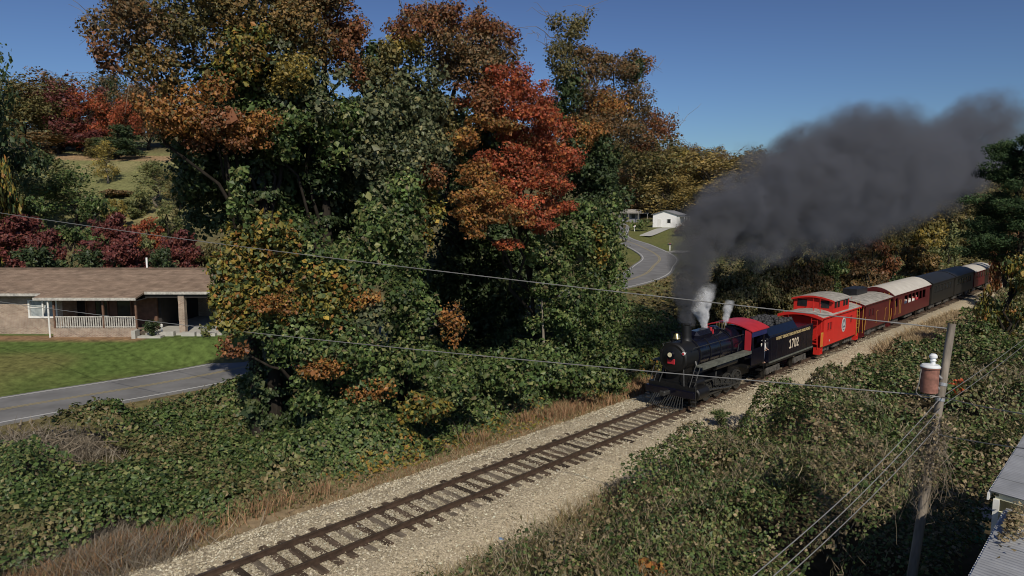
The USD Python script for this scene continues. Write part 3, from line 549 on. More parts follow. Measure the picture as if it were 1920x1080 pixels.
# red cupola caboose
CS = 46.35
def caboose_shell(t, L, b0, b1, mat_, roof, eave, crown, wins, z0=.72, zt=2.66):
    w = 1.38; segs = []
    xs = sorted(wins)
    for sd in (-1, 1):
        cur = b0; q = []
        for (a, b, c, d) in xs:
            q += [bx(cur, a, sd * (w - .05), sd * w, z0, zt), bx(a, b, sd * (w - .05), sd * w, z0, c), bx(a, b, sd * (w - .05), sd * w, d, zt)]; cur = b
        q.append(bx(cur, b1, sd * (w - .05), sd * w, z0, zt)); segs += q
    segs += [bx(b0, b0 + .05, -w + .05, w - .05, z0, zt), bx(b1 - .05, b1, -w + .05, w - .05, z0, zt)]
    bd = part(t, 'body', segs, mat_)
    part(t, 'floor', bx(0.1, L - .1, -1.3, 1.3, z0 - .12, z0 - .002), 'loco_soot')
    part(t, 'underframe', [bx(.1, L - .1, -.4, .4, .45, .6), bx(L * .42, L * .58, -1.1, -.5, .25, .6)], 'truck_grey')
    part(t, 'roof', prism_x(arch(1.5, eave, crown, 14, .06), -.02, L + .02), roof, 20)
    for x0 in (-.05, L): part(t, 'roof_fascia', prism_x(arch(1.5, eave + .01, crown + .01, 14, .2), x0, x0 + .05), mat_, 20)
    part(t, 'roof_eave', [bx(0, L, sd * 1.47, sd * 1.51, eave - .09, eave - .005) for sd in (-1, 1)], mat_)
    for (a, b, c, d) in xs:
        for sd in (-1, 1):
            wn = part(t, 'window', bx(a + .04, b - .04, sd * (w - .04), sd * (w - .03), c + .04, d - .04), 'window_dark')
            part(wn, 'window_frame', [bx(a, b, sd * w, sd * (w + .02), c - .04, c), bx(a, b, sd * w, sd * (w + .02), d, d + .04), bx(a - .04, a, sd * w, sd * (w + .02), c - .04, d + .04), bx(b, b + .04, sd * w, sd * (w + .02), c - .04, d + .04)], mat_)
    return bd
def end_platform(t, x0, x1, mat_, railm, outer):
    """Platform with steps, end railing and corner grab irons; outer is the end away from the body."""
    part(t, 'end_railing', [rod([outer, -1.2, z], [outer, 1.2, z], .022) for z in (.95, 1.2, 1.6)] + [rod([outer, y_, .6], [outer, y_, 1.6], .022) for y_ in np.linspace(-1.2, 1.2, 7)] + [bx(outer - .02, outer + .02, -.9, .9, 1.2, 1.55)], mat_)
    for sd in (-1, 1):
        part(t, 'platform_step', [bx(x0, x1, sd * 1.05, sd * 1.36, .26, .31), bx(x0, x1, sd * .95, sd * 1.3, .52, .57), bx(x0 - .02, x0, sd * .95, sd * 1.38, .24, .72), bx(x1, x1 + .02, sd * .95, sd * 1.38, .24, .72)], mat_)
        part(t, 'grab_iron', [rod([x0, sd * 1.38, .6], [x0, sd * 1.38, 2.55], .022), rod([x1, sd * 1.38, .75], [x1, sd * 1.42, 1.75], .022)], railm)
    part(t, 'ladder', [rod([outer, sd * .95 - .18, .9], [outer, sd * .95 - .18, 3.0], .02) for sd in (-1, 1)] + [rod([outer, sd * .95 + .18, .9], [outer, sd * .95 + .18, 3.0], .02) for sd in (-1, 1)] + [rod([outer, sd * .95 - .18, z], [outer, sd * .95 + .18, z], .015) for sd in (-1, 1) for z in np.arange(1.0, 3.0, .3)], railm)
ca = thing('caboose', 'bright red caboose with cupola coupled behind the tender', 'caboose', sm(CS, 0), TRZ)
caboose_shell(ca, 8.0, .62, 7.3, 'caboose_red', 'dusty_roof', 2.74, 3.02, [(1.25, 1.62, 1.72, 2.26), (1.75, 2.12, 1.72, 2.26), (5.9, 6.3, 1.72, 2.26)])
end_platform(ca, .05, .5, 'caboose_red', 'caboose_red', .02); end_platform(ca, 7.42, 7.9, 'caboose_red', 'yellow_paint', 7.98)
gt = part(ca, 'step_panel', bx(.08, .5, -1.40, -1.37, .78, 1.72), 'yellow_paint'); part(gt, 'panel_face', bx(.17, .41, -1.408, -1.401, .88, 1.62), 'orange_paint')
part(ca, 'cupola', [bx(2.35, 5.55, sd * 1.30, sd * 1.35, 2.7, 3.66) for sd in (-1, 1)] + [bx(2.35, 2.4, -1.30, 1.30, 2.8, 3.72), bx(5.5, 5.55, -1.30, 1.30, 2.8, 3.72)], 'caboose_red')
part(ca, 'cupola_roof', prism_x(arch(1.46, 3.66, 3.92, 12, .06), 2.2, 5.7), 'dusty_roof', 20)
part(ca, 'cupola_fascia', [prism_x(arch(1.46, 3.65, 3.91, 12, .12), 2.17, 2.2), prism_x(arch(1.46, 3.65, 3.91, 12, .12), 5.7, 5.73)], 'caboose_red', 20)
for yy in (-.75, .75): part(ca, 'cupola_window', bx(2.32, 2.349, yy - .32, yy + .32, 3.12, 3.6), 'window_dark')
for xx in (2.75, 3.35, 4.5, 5.05): part(ca, 'cupola_window', bx(xx - .22, xx + .22, -1.36, -1.351, 3.12, 3.55), 'window_dark')
part(ca, 'roof_handrail', [rod([1.9, y_, 2.9], [1.9, y_, 3.75], .018) for y_ in (-.6, -.15)] + [rod([1.2, y_, 2.6], [1.2, y_, 3.5], .018) for y_ in (-.9, -.45)], 'caboose_red')
em = lathe([(0, .012), (.40, .012), (.42, 0)], 30); em.apply_scale([1, 1.25, 1]); lg = part(ca, 'emblem', on_side(em, 4.55, -1.382, 1.76), 'emblem_white', label='round white and grey railway emblem')
em2 = lathe([(0, .004), (.33, .004), (.335, 0)], 30); em2.apply_scale([1, 1.25, 1]); part(lg, 'emblem_field', on_side(em2, 4.55, -1.395, 1.76), 'emblem_grey')
import shapely
pk = trimesh.creation.extrude_polygon(shapely.Polygon([(-.26, -.12), (-.08, .22), (0, .1), (.1, .26), (.27, -.12), (.05, -.05)]), .004, engine='earcut'); part(lg, 'emblem_peak', on_side(pk, 4.55, -1.40, 1.76), 'emblem_white')
part(lg, 'emblem_band', on_side(trimesh.creation.box([.5, .1, .004]), 4.55, -1.40, 1.5), 'emblem_white')
part(ca, 'marker_disc', on_side(lathe([(0, .01), (.07, .01), (.07, 0)], 14), 1.75, -1.382, 1.0), 'emblem_white')
for c in (1.6, 6.4): truck(ca, c, 1.35, .34)

# maroon caboose with dark cupola box
M1 = 55.1
mc = thing('caboose', 'maroon caboose with grey dusty roof between red caboose and pale-roofed coach', 'caboose', sm(M1, 0), TRZ)
caboose_shell(mc, 7.6, .72, 6.9, 'maroon', 'dusty_roof', 2.72, 3.02, [(1.5, 1.9, 1.7, 2.25), (2.3, 2.7, 1.7, 2.25)])
end_platform(mc, .08, .6, 'maroon', 'yellow_paint', .02); end_platform(mc, 7.0, 7.5, 'maroon', 'yellow_paint', 7.58)
part(mc, 'cupola', [bx(3.7, 6.4, .2, 1.3, 2.9, 3.52, .03)], 'black_roof')
for xx in (3.3, 5.6): part(mc, 'side_grab_iron', tube([[xx, -1.40, 1.0], [xx, -1.44, 1.05], [xx, -1.44, 1.95], [xx + .35, -1.44, 1.95], [xx + .35, -1.40, 1.9]], .014, 6), 'yellow_paint')
part(mc, 'tool_box', box((2.2, -1.0, .42), (.8, .55, .42), .05), 'truck_grey')
for c in (1.5, 6.1): truck(mc, c, 1.35, .34)

def coach(s0, L, label, wall, roofm, eave, crown, wins, wtop=2.4, wbot=1.75, dark=True, group=None):
    t = thing('coach', label, 'rail coach', sm(s0, 0), TRZ, group); w = 1.4; q = []
    for sd in (-1, 1):
        cur = 0.0
        for (a, b) in wins: q += [bx(cur, a, sd * (w - .06), sd * w, .75, eave), bx(a, b, sd * (w - .06), sd * w, .75, wbot), bx(a, b, sd * (w - .06), sd * w, wtop, eave)]; cur = b
        q.append(bx(cur, L, sd * (w - .06), sd * w, .75, eave))
    q += [bx(0, .06, -w + .06, w - .06, .75, eave + .1), bx(L - .06, L, -w + .06, w - .06, .75, eave + .1)]
    part(t, 'body', q, wall); part(t, 'floor', bx(.06, L - .06, -w + .06, w - .06, .7, .8), 'loco_soot')
    part(t, 'roof', prism_x(arch(1.5, eave, crown, 14, .07), -.1, L + .1), roofm, 20)
    for xf in (-.12, L + .1): part(t, 'end_fascia', prism_x(arch(1.46, eave - .02, crown - .03, 14, .35), xf, xf + .02), wall, 20)
    part(t, 'roof_eave', [bx(-.1, L + .1, sd * 1.47, sd * 1.51, eave - .08, eave - .004) for sd in (-1, 1)], wall)
    if dark:
        for (a, b) in wins:
            for sd in (-1, 1): part(t, 'window', bx(a + .03, b - .03, sd * (w - .04), sd * (w - .03), wbot + .03, wtop - .03), 'window_dark')
    part(t, 'underframe', [bx(.2, L - .2, -.5, .5, .45, .7), bx(L * .4, L * .6, -1.1, -.5, .3, .7), bx(-.5, 0, -.12, .12, .6, .8)], 'truck_grey')
    for c in (1.6, L - 1.6): truck(t, c, 1.5, .36)
    return t
c1 = coach(63.2, 12.2, 'maroon open-window coach with pale grey roof and passengers inside', 'maroon', 'pale_roof', 2.76, 3.42, [(.6, 1.3)] + [(3.3 + i * 1.25, 4.4 + i * 1.25) for i in range(6)], 2.45, 1.7, dark=False)
part(c1, 'side_grab_iron', [tube([[xx, -1.42, 1.05], [xx, -1.45, 1.1], [xx, -1.45, 2.2], [xx, -1.42, 2.25]], .014, 6) for xx in (.35, 1.6, 2.0)], 'yellow_paint')
part(c1, 'seat_bench', [bx(3.2, 10.8, -1.2, -.75, 1.2, 1.28)], 'loco_soot')
for i, (xx, sh, wh) in enumerate(((3.8, 'shirt_white', 'foremost'), (5.0, 'denim', 'second'), (6.3, 'shirt_white', 'third'), (7.6, 'shirt_white', 'fourth'), (8.9, 'cab_red', 'rearmost'))):
    P = sm(63.2 + xx, .98, 1.28 - .4)
    person(f'passenger in {dict(shirt_white="white", denim="dark blue", cab_red="red")[sh]} shirt, {wh} at the open coach windows', P, TRZ - 90, True, shirt=sh, sh=.95)
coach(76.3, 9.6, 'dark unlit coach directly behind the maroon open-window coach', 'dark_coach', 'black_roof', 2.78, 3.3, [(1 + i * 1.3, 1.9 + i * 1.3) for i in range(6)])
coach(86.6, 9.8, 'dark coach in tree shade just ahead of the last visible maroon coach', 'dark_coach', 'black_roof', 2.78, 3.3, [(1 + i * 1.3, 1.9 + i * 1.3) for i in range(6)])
coach(97.1, 12.0, 'maroon coach with pale roof at the far end, half hidden by the pine', 'maroon', 'pale_roof', 2.6, 3.1, [(1 + i * 1.5, 2.0 + i * 1.5) for i in range(7)])
person('person in white shirt and cap standing at the rear of the locomotive cab', sm(37.95, 1.12, 1.02), TRZ, False, hat='shirt_white', sh=.8)

# ------------------------------------------------------------------ smoke and steam (volumes with a density that thins outwards)
def plume(name, parent, path, colour, absorb, dens, freq, amp, param='s', aniso=0.0, contrast=(.36, .62, .06, 1.7)):
    """A closed tube round the path; path rows: key, s, m, z, radius, density. key runs along s or along z."""
    path = np.array(path, float); key, k0, k1 = path[:, 0], path[0, 0], path[-1, 0]
    rows = lambda i, sc: [((k - k0) / (k1 - k0), (v / sc,) * 3) for k, v in zip(key, path[:, i])]
    n = {'g': ('geometry', {}), 'nz': ('noise_texture', {'scale': freq, 'detail': 5.0, 'roughness': 0.66}), 'sub': ('vector_math', {'math_type': 'subtract', 'vector2': (.5, .5, .5)}), 'am': ('vector_math', {'math_type': 'scale', 'scale': amp}), 'pos': ('vector_math', {'math_type': 'add'}),
         'ds': ('vector_math', {'math_type': 'dot_product', 'vector2': tuple(U)}), 'dm': ('vector_math', {'math_type': 'dot_product', 'vector2': tuple(N)}), 'sx': ('separate_xyz', {}),
         'key': ('map_range', {'from_min': k0, 'from_max': k1, 'clamp': True}),
         'rz': ('rgb_ramp', {'ramp': rows(3 if param == 's' else 1, 130.0)}), 'rm': ('rgb_ramp', {'ramp': rows(2, 40.0)}), 'rr': ('rgb_ramp', {'ramp': rows(4, 20.0)}), 'rd': ('rgb_ramp', {'ramp': rows(5, 4.0)}),
         'cz': ('math', {'math_type': 'multiply', 'value2': 130.0}), 'cm': ('math', {'math_type': 'multiply_add', 'value2': 40.0, 'value3': OFF}), 'cr': ('math', {'math_type': 'multiply', 'value2': 20.0}), 'cd': ('math', {'math_type': 'multiply', 'value2': 4.0 * dens}),
         'ez': ('math', {'math_type': 'subtract'}), 'em': ('math', {'math_type': 'subtract'}), 'ez2': ('math', {'math_type': 'multiply'}), 'em2': ('math', {'math_type': 'multiply'}), 'd2': ('math', {'math_type': 'add'}), 'r2': ('math', {'math_type': 'multiply'}), 'q': ('math', {'math_type': 'divide'}),
         'fall': ('map_range', {'from_min': 1.0, 'from_max': 0.05, 'to_min': 0.0, 'to_max': 1.0, 'clamp': True}),
         'n2': ('noise_texture', {'scale': freq * 1.7, 'detail': 4.0, 'roughness': 0.6}), 'c2': ('map_range', {'from_min': contrast[0], 'from_max': contrast[1], 'to_min': contrast[2], 'to_max': contrast[3], 'clamp': True}),
         'a1': ('math', {'math_type': 'multiply'}), 'a2': ('math', {'math_type': 'multiply'}),
         'v': ('principled_volume', {'color': colour, 'absorption_color': absorb, 'anisotropy': aniso})}
    l = [('g.position', 'nz.vector'), ('nz.color', 'sub.vector1'), ('sub.vector', 'am.vector1'), ('g.position', 'pos.vector1'), ('am.vector', 'pos.vector2'), ('pos.vector', 'ds.vector1'), ('pos.vector', 'dm.vector1'), ('pos.vector', 'sx.vector'),
         ('ds.value' if param == 's' else 'sx.z', 'key.value'), ('key.result', 'rz.fac'), ('key.result', 'rm.fac'), ('key.result', 'rr.fac'), ('key.result', 'rd.fac'),
         ('rz.color', 'cz.value1'), ('rm.color', 'cm.value1'), ('rr.color', 'cr.value1'), ('rd.color', 'cd.value1'),
         ('sx.z' if param == 's' else 'ds.value', 'ez.value1'), ('cz.value', 'ez.value2'), ('dm.value', 'em.value1'), ('cm.value', 'em.value2'), ('ez.value', 'ez2.value1'), ('ez.value', 'ez2.value2'), ('em.value', 'em2.value1'), ('em.value', 'em2.value2'),
         ('ez2.value', 'd2.value1'), ('em2.value', 'd2.value2'), ('cr.value', 'r2.value1'), ('cr.value', 'r2.value2'), ('d2.value', 'q.value1'), ('r2.value', 'q.value2'), ('q.value', 'fall.value'),
         ('g.position', 'n2.vector'), ('n2.fac', 'c2.value'), ('fall.result', 'a1.value1'), ('c2.result', 'a1.value2'), ('a1.value', 'a2.value1'), ('cd.value', 'a2.value2'), ('a2.value', 'v.density')]
    MAT[name] = usdkit.material(stage, '/World/Looks/' + name + '_air', n, l, volume='v.volume')
    pts = catmull(np.array([sm(r[1], r[2], r[3]) for r in path]), 5); rad = np.interp(np.linspace(0, 1, len(pts)), np.linspace(0, 1, len(path)), path[:, 4]) + amp * .3
    return part(parent, name, tube(pts, rad * 1.05, 20), name)
sk = thing('smoke', 'dark grey coal smoke rising from the locomotive and trailing over the train', 'smoke', (0, 0, 0), kind='stuff')
plume('smoke_column', sk, [(3.9, 31.1, 0, 3.9, .30, 4.0), (4.6, 31.15, 0, 4.6, .5, 3.6), (5.6, 31.2, -.05, 5.6, .85, 2.8), (6.6, 31.6, -.1, 6.6, 1.2, 2.1), (7.6, 32.3, -.2, 7.6, 1.6, 1.6), (8.6, 33.5, -.3, 8.6, 2.0, 1.1), (9.8, 35.0, -.4, 9.8, 1.9, .5), (10.8, 36.5, -.5, 10.8, 1.5, .05)], (.24, .235, .235), (.0, .0, .0), 1.0, .6, 1.3, 'z')
plume('smoke_trail', sk, [(32.5, 32.5, -.2, 8.0, 1.2, .2), (35, 35, -.3, 8.8, 2.2, .8), (39, 39, -.5, 9.7, 3.3, .72), (45, 45, -.8, 10.5, 4.1, .56), (52, 52, -1.1, 11.6, 5.1, .43), (60, 60, -1.5, 12.8, 5.9, .34), (70, 70, -2, 13.7, 6.3, .27), (80, 80, -2.5, 13.9, 6.0, .21), (92, 92, -3, 13.6, 5.4, .16), (104, 104, -3.5, 16.0, 6.0, .13), (118, 118, -4, 19.2, 6.6, .15), (135, 135, -5, 22.5, 7.5, .12), (150, 150, -5, 25, 8, .0)], (.22, .22, .235), (.0, .0, .0), 1.0, .26, 5.0, 's', 0.0, (.43, .585, .0, 2.3))
ste = thing('steam', 'white steam jet blowing up from the locomotive dome', 'steam', (0, 0, 0), kind='stuff')
plume('steam_jet', ste, [(3.3, 33.7, -.3, 3.3, .10, 4), (3.8, 33.65, -.4, 3.8, .28, 4), (4.4, 33.4, -.5, 4.4, .5, 3.4), (4.9, 33.4, -.4, 4.9, .6, 1.6), (5.4, 33.8, -.4, 5.4, .6, .4), (5.9, 34.2, -.4, 5.9, .5, .0)], (1, 1, 1), (1, 1, 1), 2.6, 1.5, .4, 'z', -.42)
ste = thing('steam', 'small pale puff of steam in front of the red cab roof', 'steam', (0, 0, 0), kind='stuff')
plume('steam_puff', ste, [(3.4, 35.4, 0, 3.4, .08, 3), (3.8, 35.5, 0, 3.8, .2, 2.6), (4.3, 35.7, 0, 4.3, .3, 1.6), (4.8, 35.9, 0, 4.8, .3, 0)], (1, 1, 1), (1, 1, 1), 2.6, 1.8, .25, 'z', -.42)

# ------------------------------------------------------------------ the vine-draped clump of trees beside the track
G = 'trees of the vine-draped clump beside the track'
clump_tree('vine_draped_tree', 'leftmost leaning tree of the vine-draped clump with orange-brown overhanging crown', 505, -12, (470, -80), [
    (255, 62, 85, 62, -12, 'brown', 'crown', .8), (205, 52, 42, 36, -12, 'brown', 'crown', .5), (185, 100, 30, 32, -12, 'rust', 'crown', .5), (335, 20, 100, 70, -12, 'olive', 'crown'), (300, 130, 62, 52, -12, 'golden', 'crown', .8), (215, 112, 34, 26, -12, 'rust', 'crown', .55),
    (415, 95, 95, 85, -12, 'golden', 'crown'), (450, 10, 90, 66, -12, 'olive', 'crown'), (360, 205, 75, 60, -11.5, 'orange', 'crown'), (290, 205, 45, 36, -11.5, 'orange', 'crown', .8), (400, 240, 70, 45, -11, 'rust', 'crown'), (470, 240, 70, 34, -10.5, 'orange', 'crown'),
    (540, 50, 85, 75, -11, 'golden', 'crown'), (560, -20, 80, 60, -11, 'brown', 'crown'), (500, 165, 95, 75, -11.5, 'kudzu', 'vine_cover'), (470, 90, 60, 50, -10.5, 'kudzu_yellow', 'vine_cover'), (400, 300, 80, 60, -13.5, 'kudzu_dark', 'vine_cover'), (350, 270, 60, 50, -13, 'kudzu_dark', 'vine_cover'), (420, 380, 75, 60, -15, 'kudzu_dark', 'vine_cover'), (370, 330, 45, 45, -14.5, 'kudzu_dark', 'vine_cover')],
    G, rad=.38, twigs=[(230, 60, 168, 40, -12), (240, 90, 160, 95, -12), (270, 120, 200, 150, -12), (290, 40, 175, 20, -12)])
clump_tree('vine_draped_tree', 'dark tree wrapped in ivy between the leaning tree and the rust-topped tree', 600, -12, (610, -50), [
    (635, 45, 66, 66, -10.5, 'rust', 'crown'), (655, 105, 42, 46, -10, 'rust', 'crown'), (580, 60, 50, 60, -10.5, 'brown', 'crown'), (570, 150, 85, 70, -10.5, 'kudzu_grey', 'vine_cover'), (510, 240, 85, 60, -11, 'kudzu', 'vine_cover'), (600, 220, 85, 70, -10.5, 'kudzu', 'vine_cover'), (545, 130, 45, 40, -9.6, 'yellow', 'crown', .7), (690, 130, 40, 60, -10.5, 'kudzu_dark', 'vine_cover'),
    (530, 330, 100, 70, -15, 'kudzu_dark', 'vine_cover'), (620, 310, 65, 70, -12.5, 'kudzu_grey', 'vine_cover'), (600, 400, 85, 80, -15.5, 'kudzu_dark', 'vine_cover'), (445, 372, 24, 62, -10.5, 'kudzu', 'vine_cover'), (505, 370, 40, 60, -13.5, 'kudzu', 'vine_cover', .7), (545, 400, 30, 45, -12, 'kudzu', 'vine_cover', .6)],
    G, rad=.34)
clump_tree('vine_draped_tree', 'rust-topped tree with a tall grey-green vine column in the middle of the clump', 745, -9.5, (785, 150), [
    (770, 48, 48, 46, -9, 'rust', 'crown', .8), (850, 45, 62, 50, -9, 'rust', 'crown'), (915, 75, 55, 48, -9, 'rust', 'crown'), (830, 100, 80, 60, -9.2, 'brown', 'crown'), (900, 130, 70, 50, -9, 'brown', 'crown'), (745, 90, 48, 42, -9.4, 'yellow', 'crown'), (720, 130, 45, 40, -9.4, 'olive', 'crown'), (800, 25, 22, 26, -9, 'rust', 'crown', .5), (905, 40, 20, 30, -9, 'rust', 'crown', .5), (930, 110, 40, 40, -9, 'brown', 'crown', .7),
    (700, 200, 62, 72, -9.5, 'kudzu_grey', 'vine_cover'), (770, 190, 70, 60, -9.4, 'kudzu_grey', 'vine_cover'), (715, 290, 60, 80, -9, 'kudzu_grey', 'vine_cover'), (785, 280, 60, 80, -9.3, 'kudzu_grey', 'vine_cover'), (740, 380, 60, 85, -8.6, 'kudzu', 'vine_cover'), (790, 400, 40, 70, -9.3, 'kudzu_yellow', 'vine_cover'), (705, 440, 50, 80, -8.6, 'kudzu', 'vine_cover'), (765, 480, 55, 75, -8.2, 'kudzu', 'vine_cover'), (830, 220, 50, 70, -9.6, 'olive', 'vine_cover'), (800, 330, 45, 30, -8.6, 'rust', 'crown', .8), (860, 300, 40, 60, -10, 'kudzu_dark', 'vine_cover')],
    G, rad=.3, twigs=[(760, 40, 745, -5, -9), (850, 30, 842, -8, -9), (905, 50, 900, 5, -9), (930, 90, 950, 40, -9), (800, 20, 797, -10, -9)])
clump_tree('red_leaved_tree', 'red and orange leaved tree standing in front of the middle of the clump', 1000, -10, (960, 120), [
    (950, 150, 62, 34, -7, 'red', 'crown'), (1000, 180, 56, 40, -7, 'red', 'crown'), (900, 185, 55, 36, -7.4, 'rust', 'crown'), (950, 205, 70, 30, -6.6, 'red', 'crown'), (1035, 225, 40, 40, -7, 'red', 'crown'), (985, 245, 62, 26, -6.6, 'red', 'crown'), (915, 232, 52, 20, -6.8, 'orange', 'crown'), (1010, 285, 66, 30, -6.6, 'red', 'crown'), (945, 300, 62, 26, -6.4, 'red', 'crown'), (1055, 310, 42, 30, -6.8, 'red', 'crown'), (975, 338, 78, 26, -6.2, 'red', 'crown'), (895, 330, 50, 28, -6.8, 'orange', 'crown'), (1035, 352, 50, 28, -6.4, 'red', 'crown'), (900, 368, 62, 24, -6.0, 'orange', 'crown'), (975, 378, 74, 26, -6.0, 'red', 'crown'), (1040, 392, 44, 24, -6.4, 'red', 'crown'), (930, 405, 78, 22, -5.8, 'orange', 'crown'), (1000, 415, 52, 20, -6.0, 'red', 'crown'), (870, 398, 34, 24, -6.4, 'orange', 'crown', .8), (950, 458, 32, 10, -6.2, 'red', 'crown', .8), (890, 435, 30, 16, -6.2, 'orange', 'crown', .7), (1075, 300, 22, 22, -6.8, 'red', 'crown', .6), (870, 260, 34, 26, -7.6, 'orange', 'crown', .7)],
    G, dens=70, rad=.14, leaf=.2)
clump_tree('vine_draped_tree', 'right-hand tree with a brown ragged crown over a green vine-covered column', 1105, -9.5, (1110, 170), [
    (1062, 62, 36, 38, -9.5, 'olive', 'crown', .6), (1090, 40, 28, 26, -9.5, 'olive', 'crown', .45), (1050, 110, 40, 40, -9.5, 'olive', 'crown', .6), (1085, 135, 60, 45, -9.5, 'brown', 'crown', .9), (1150, 130, 62, 38, -9.5, 'brown', 'crown', .9), (1200, 120, 34, 22, -9.5, 'orange', 'crown', .55), (1190, 145, 30, 32, -9.5, 'kudzu_dark', 'vine_cover', .7), (1060, 190, 42, 52, -10, 'kudzu_dark', 'vine_cover', .8), (1120, 195, 75, 52, -9.5, 'orange', 'crown', .9), (1170, 200, 55, 50, -9.5, 'brown', 'crown', .9), (1200, 240, 55, 36, -9.3, 'rust', 'crown', .8), (1245, 238, 34, 22, -9.3, 'rust', 'crown', .45), (1135, 250, 80, 40, -9, 'brown', 'crown'), (1085, 250, 50, 30, -9, 'orange', 'crown'),
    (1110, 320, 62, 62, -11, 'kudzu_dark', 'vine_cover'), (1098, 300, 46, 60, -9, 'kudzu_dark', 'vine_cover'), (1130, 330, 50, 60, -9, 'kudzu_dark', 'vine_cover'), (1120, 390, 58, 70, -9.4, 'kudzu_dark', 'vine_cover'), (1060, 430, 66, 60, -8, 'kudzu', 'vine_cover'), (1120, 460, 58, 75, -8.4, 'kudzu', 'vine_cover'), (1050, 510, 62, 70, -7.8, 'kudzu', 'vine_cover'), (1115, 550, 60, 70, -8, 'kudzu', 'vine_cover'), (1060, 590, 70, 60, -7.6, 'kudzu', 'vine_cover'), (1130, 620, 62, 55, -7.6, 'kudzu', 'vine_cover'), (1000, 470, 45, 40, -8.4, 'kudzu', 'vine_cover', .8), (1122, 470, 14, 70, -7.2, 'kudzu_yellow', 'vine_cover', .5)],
    G, rad=.3, twigs=[(1070, 60, 1010, 20, -9.5), (1060, 90, 985, 50, -9.5), (1060, 110, 1005, 75, -9.5), (1090, 40, 1105, 5, -9.5), (1240, 240, 1285, 225, -9.3), (1240, 240, 1280, 262, -9.3), (1200, 120, 1240, 130, -9.5)])
clump_tree('vine_shrouded_tree', 'low tree buried under yellow-green vines at the left front of the clump', 560, -9, (590, 450), [
    (455, 470, 55, 55, -10.5, 'kudzu_yellow', 'vine_cover'), (430, 540, 42, 60, -10.3, 'kudzu_yellow', 'vine_cover'), (510, 450, 65, 55, -9.8, 'kudzu_yellow', 'vine_cover'), (500, 540, 70, 70, -9.4, 'kudzu_yellow', 'vine_cover'), (580, 480, 75, 60, -9.2, 'kudzu', 'vine_cover'), (590, 560, 80, 70, -8.6, 'kudzu_yellow', 'vine_cover'), (655, 520, 70, 70, -8.6, 'kudzu', 'vine_cover'), (540, 620, 70, 60, -8.8, 'kudzu', 'vine_cover'), (450, 600, 50, 42, -9.8, 'kudzu_yellow', 'vine_cover'), (620, 640, 80, 62, -8.0, 'kudzu', 'vine_cover'), (690, 610, 70, 75, -8.0, 'kudzu_grey', 'vine_cover'), (755, 560, 55, 80, -8.0, 'kudzu', 'vine_cover'), (765, 650, 50, 60, -7.8, 'kudzu', 'vine_cover'), (700, 700, 80, 52, -7.6, 'kudzu', 'vine_cover'), (530, 570, 50, 24, -8.2, 'orange', 'crown', .5), (680, 560, 44, 18, -7.6, 'orange', 'crown', .7), (600, 690, 60, 26, -7.2, 'orange', 'crown', .7), (700, 735, 60, 26, -6.8, 'orange', 'crown', .7), (440, 655, 30, 22, -9.4, 'rust', 'crown', .7), (420, 640, 20, 14, -9.4, 'rust', 'crown', .6), (850, 600, 28, 50, -7.0, 'orange', 'crown', .4), (640, 770, 55, 42, -7.4, 'kudzu', 'vine_cover'), (590, 740, 50, 42, -8, 'kudzu', 'vine_cover')],
    G, rad=.26)
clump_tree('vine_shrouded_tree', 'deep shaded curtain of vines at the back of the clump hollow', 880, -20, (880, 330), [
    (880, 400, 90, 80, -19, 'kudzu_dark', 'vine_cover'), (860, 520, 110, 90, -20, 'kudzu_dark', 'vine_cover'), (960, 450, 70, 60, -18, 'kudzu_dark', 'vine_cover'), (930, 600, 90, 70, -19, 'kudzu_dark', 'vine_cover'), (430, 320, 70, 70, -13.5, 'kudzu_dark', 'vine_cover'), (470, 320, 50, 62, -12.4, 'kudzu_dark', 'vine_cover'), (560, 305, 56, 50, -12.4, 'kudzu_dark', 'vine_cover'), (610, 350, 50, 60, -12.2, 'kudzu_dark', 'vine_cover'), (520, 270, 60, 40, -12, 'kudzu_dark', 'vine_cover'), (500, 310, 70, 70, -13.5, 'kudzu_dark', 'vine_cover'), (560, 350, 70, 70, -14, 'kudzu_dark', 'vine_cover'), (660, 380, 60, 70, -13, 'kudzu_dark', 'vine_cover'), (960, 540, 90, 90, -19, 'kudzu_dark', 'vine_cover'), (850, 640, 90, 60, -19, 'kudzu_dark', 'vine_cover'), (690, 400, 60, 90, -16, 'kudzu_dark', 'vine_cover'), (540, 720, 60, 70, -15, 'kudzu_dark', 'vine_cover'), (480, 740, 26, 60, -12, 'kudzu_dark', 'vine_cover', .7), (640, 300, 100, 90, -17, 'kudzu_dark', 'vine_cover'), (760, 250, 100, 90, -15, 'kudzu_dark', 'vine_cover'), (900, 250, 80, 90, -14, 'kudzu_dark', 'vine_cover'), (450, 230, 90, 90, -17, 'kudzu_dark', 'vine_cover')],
    G, dens=40, leaf=.3, rad=.25)
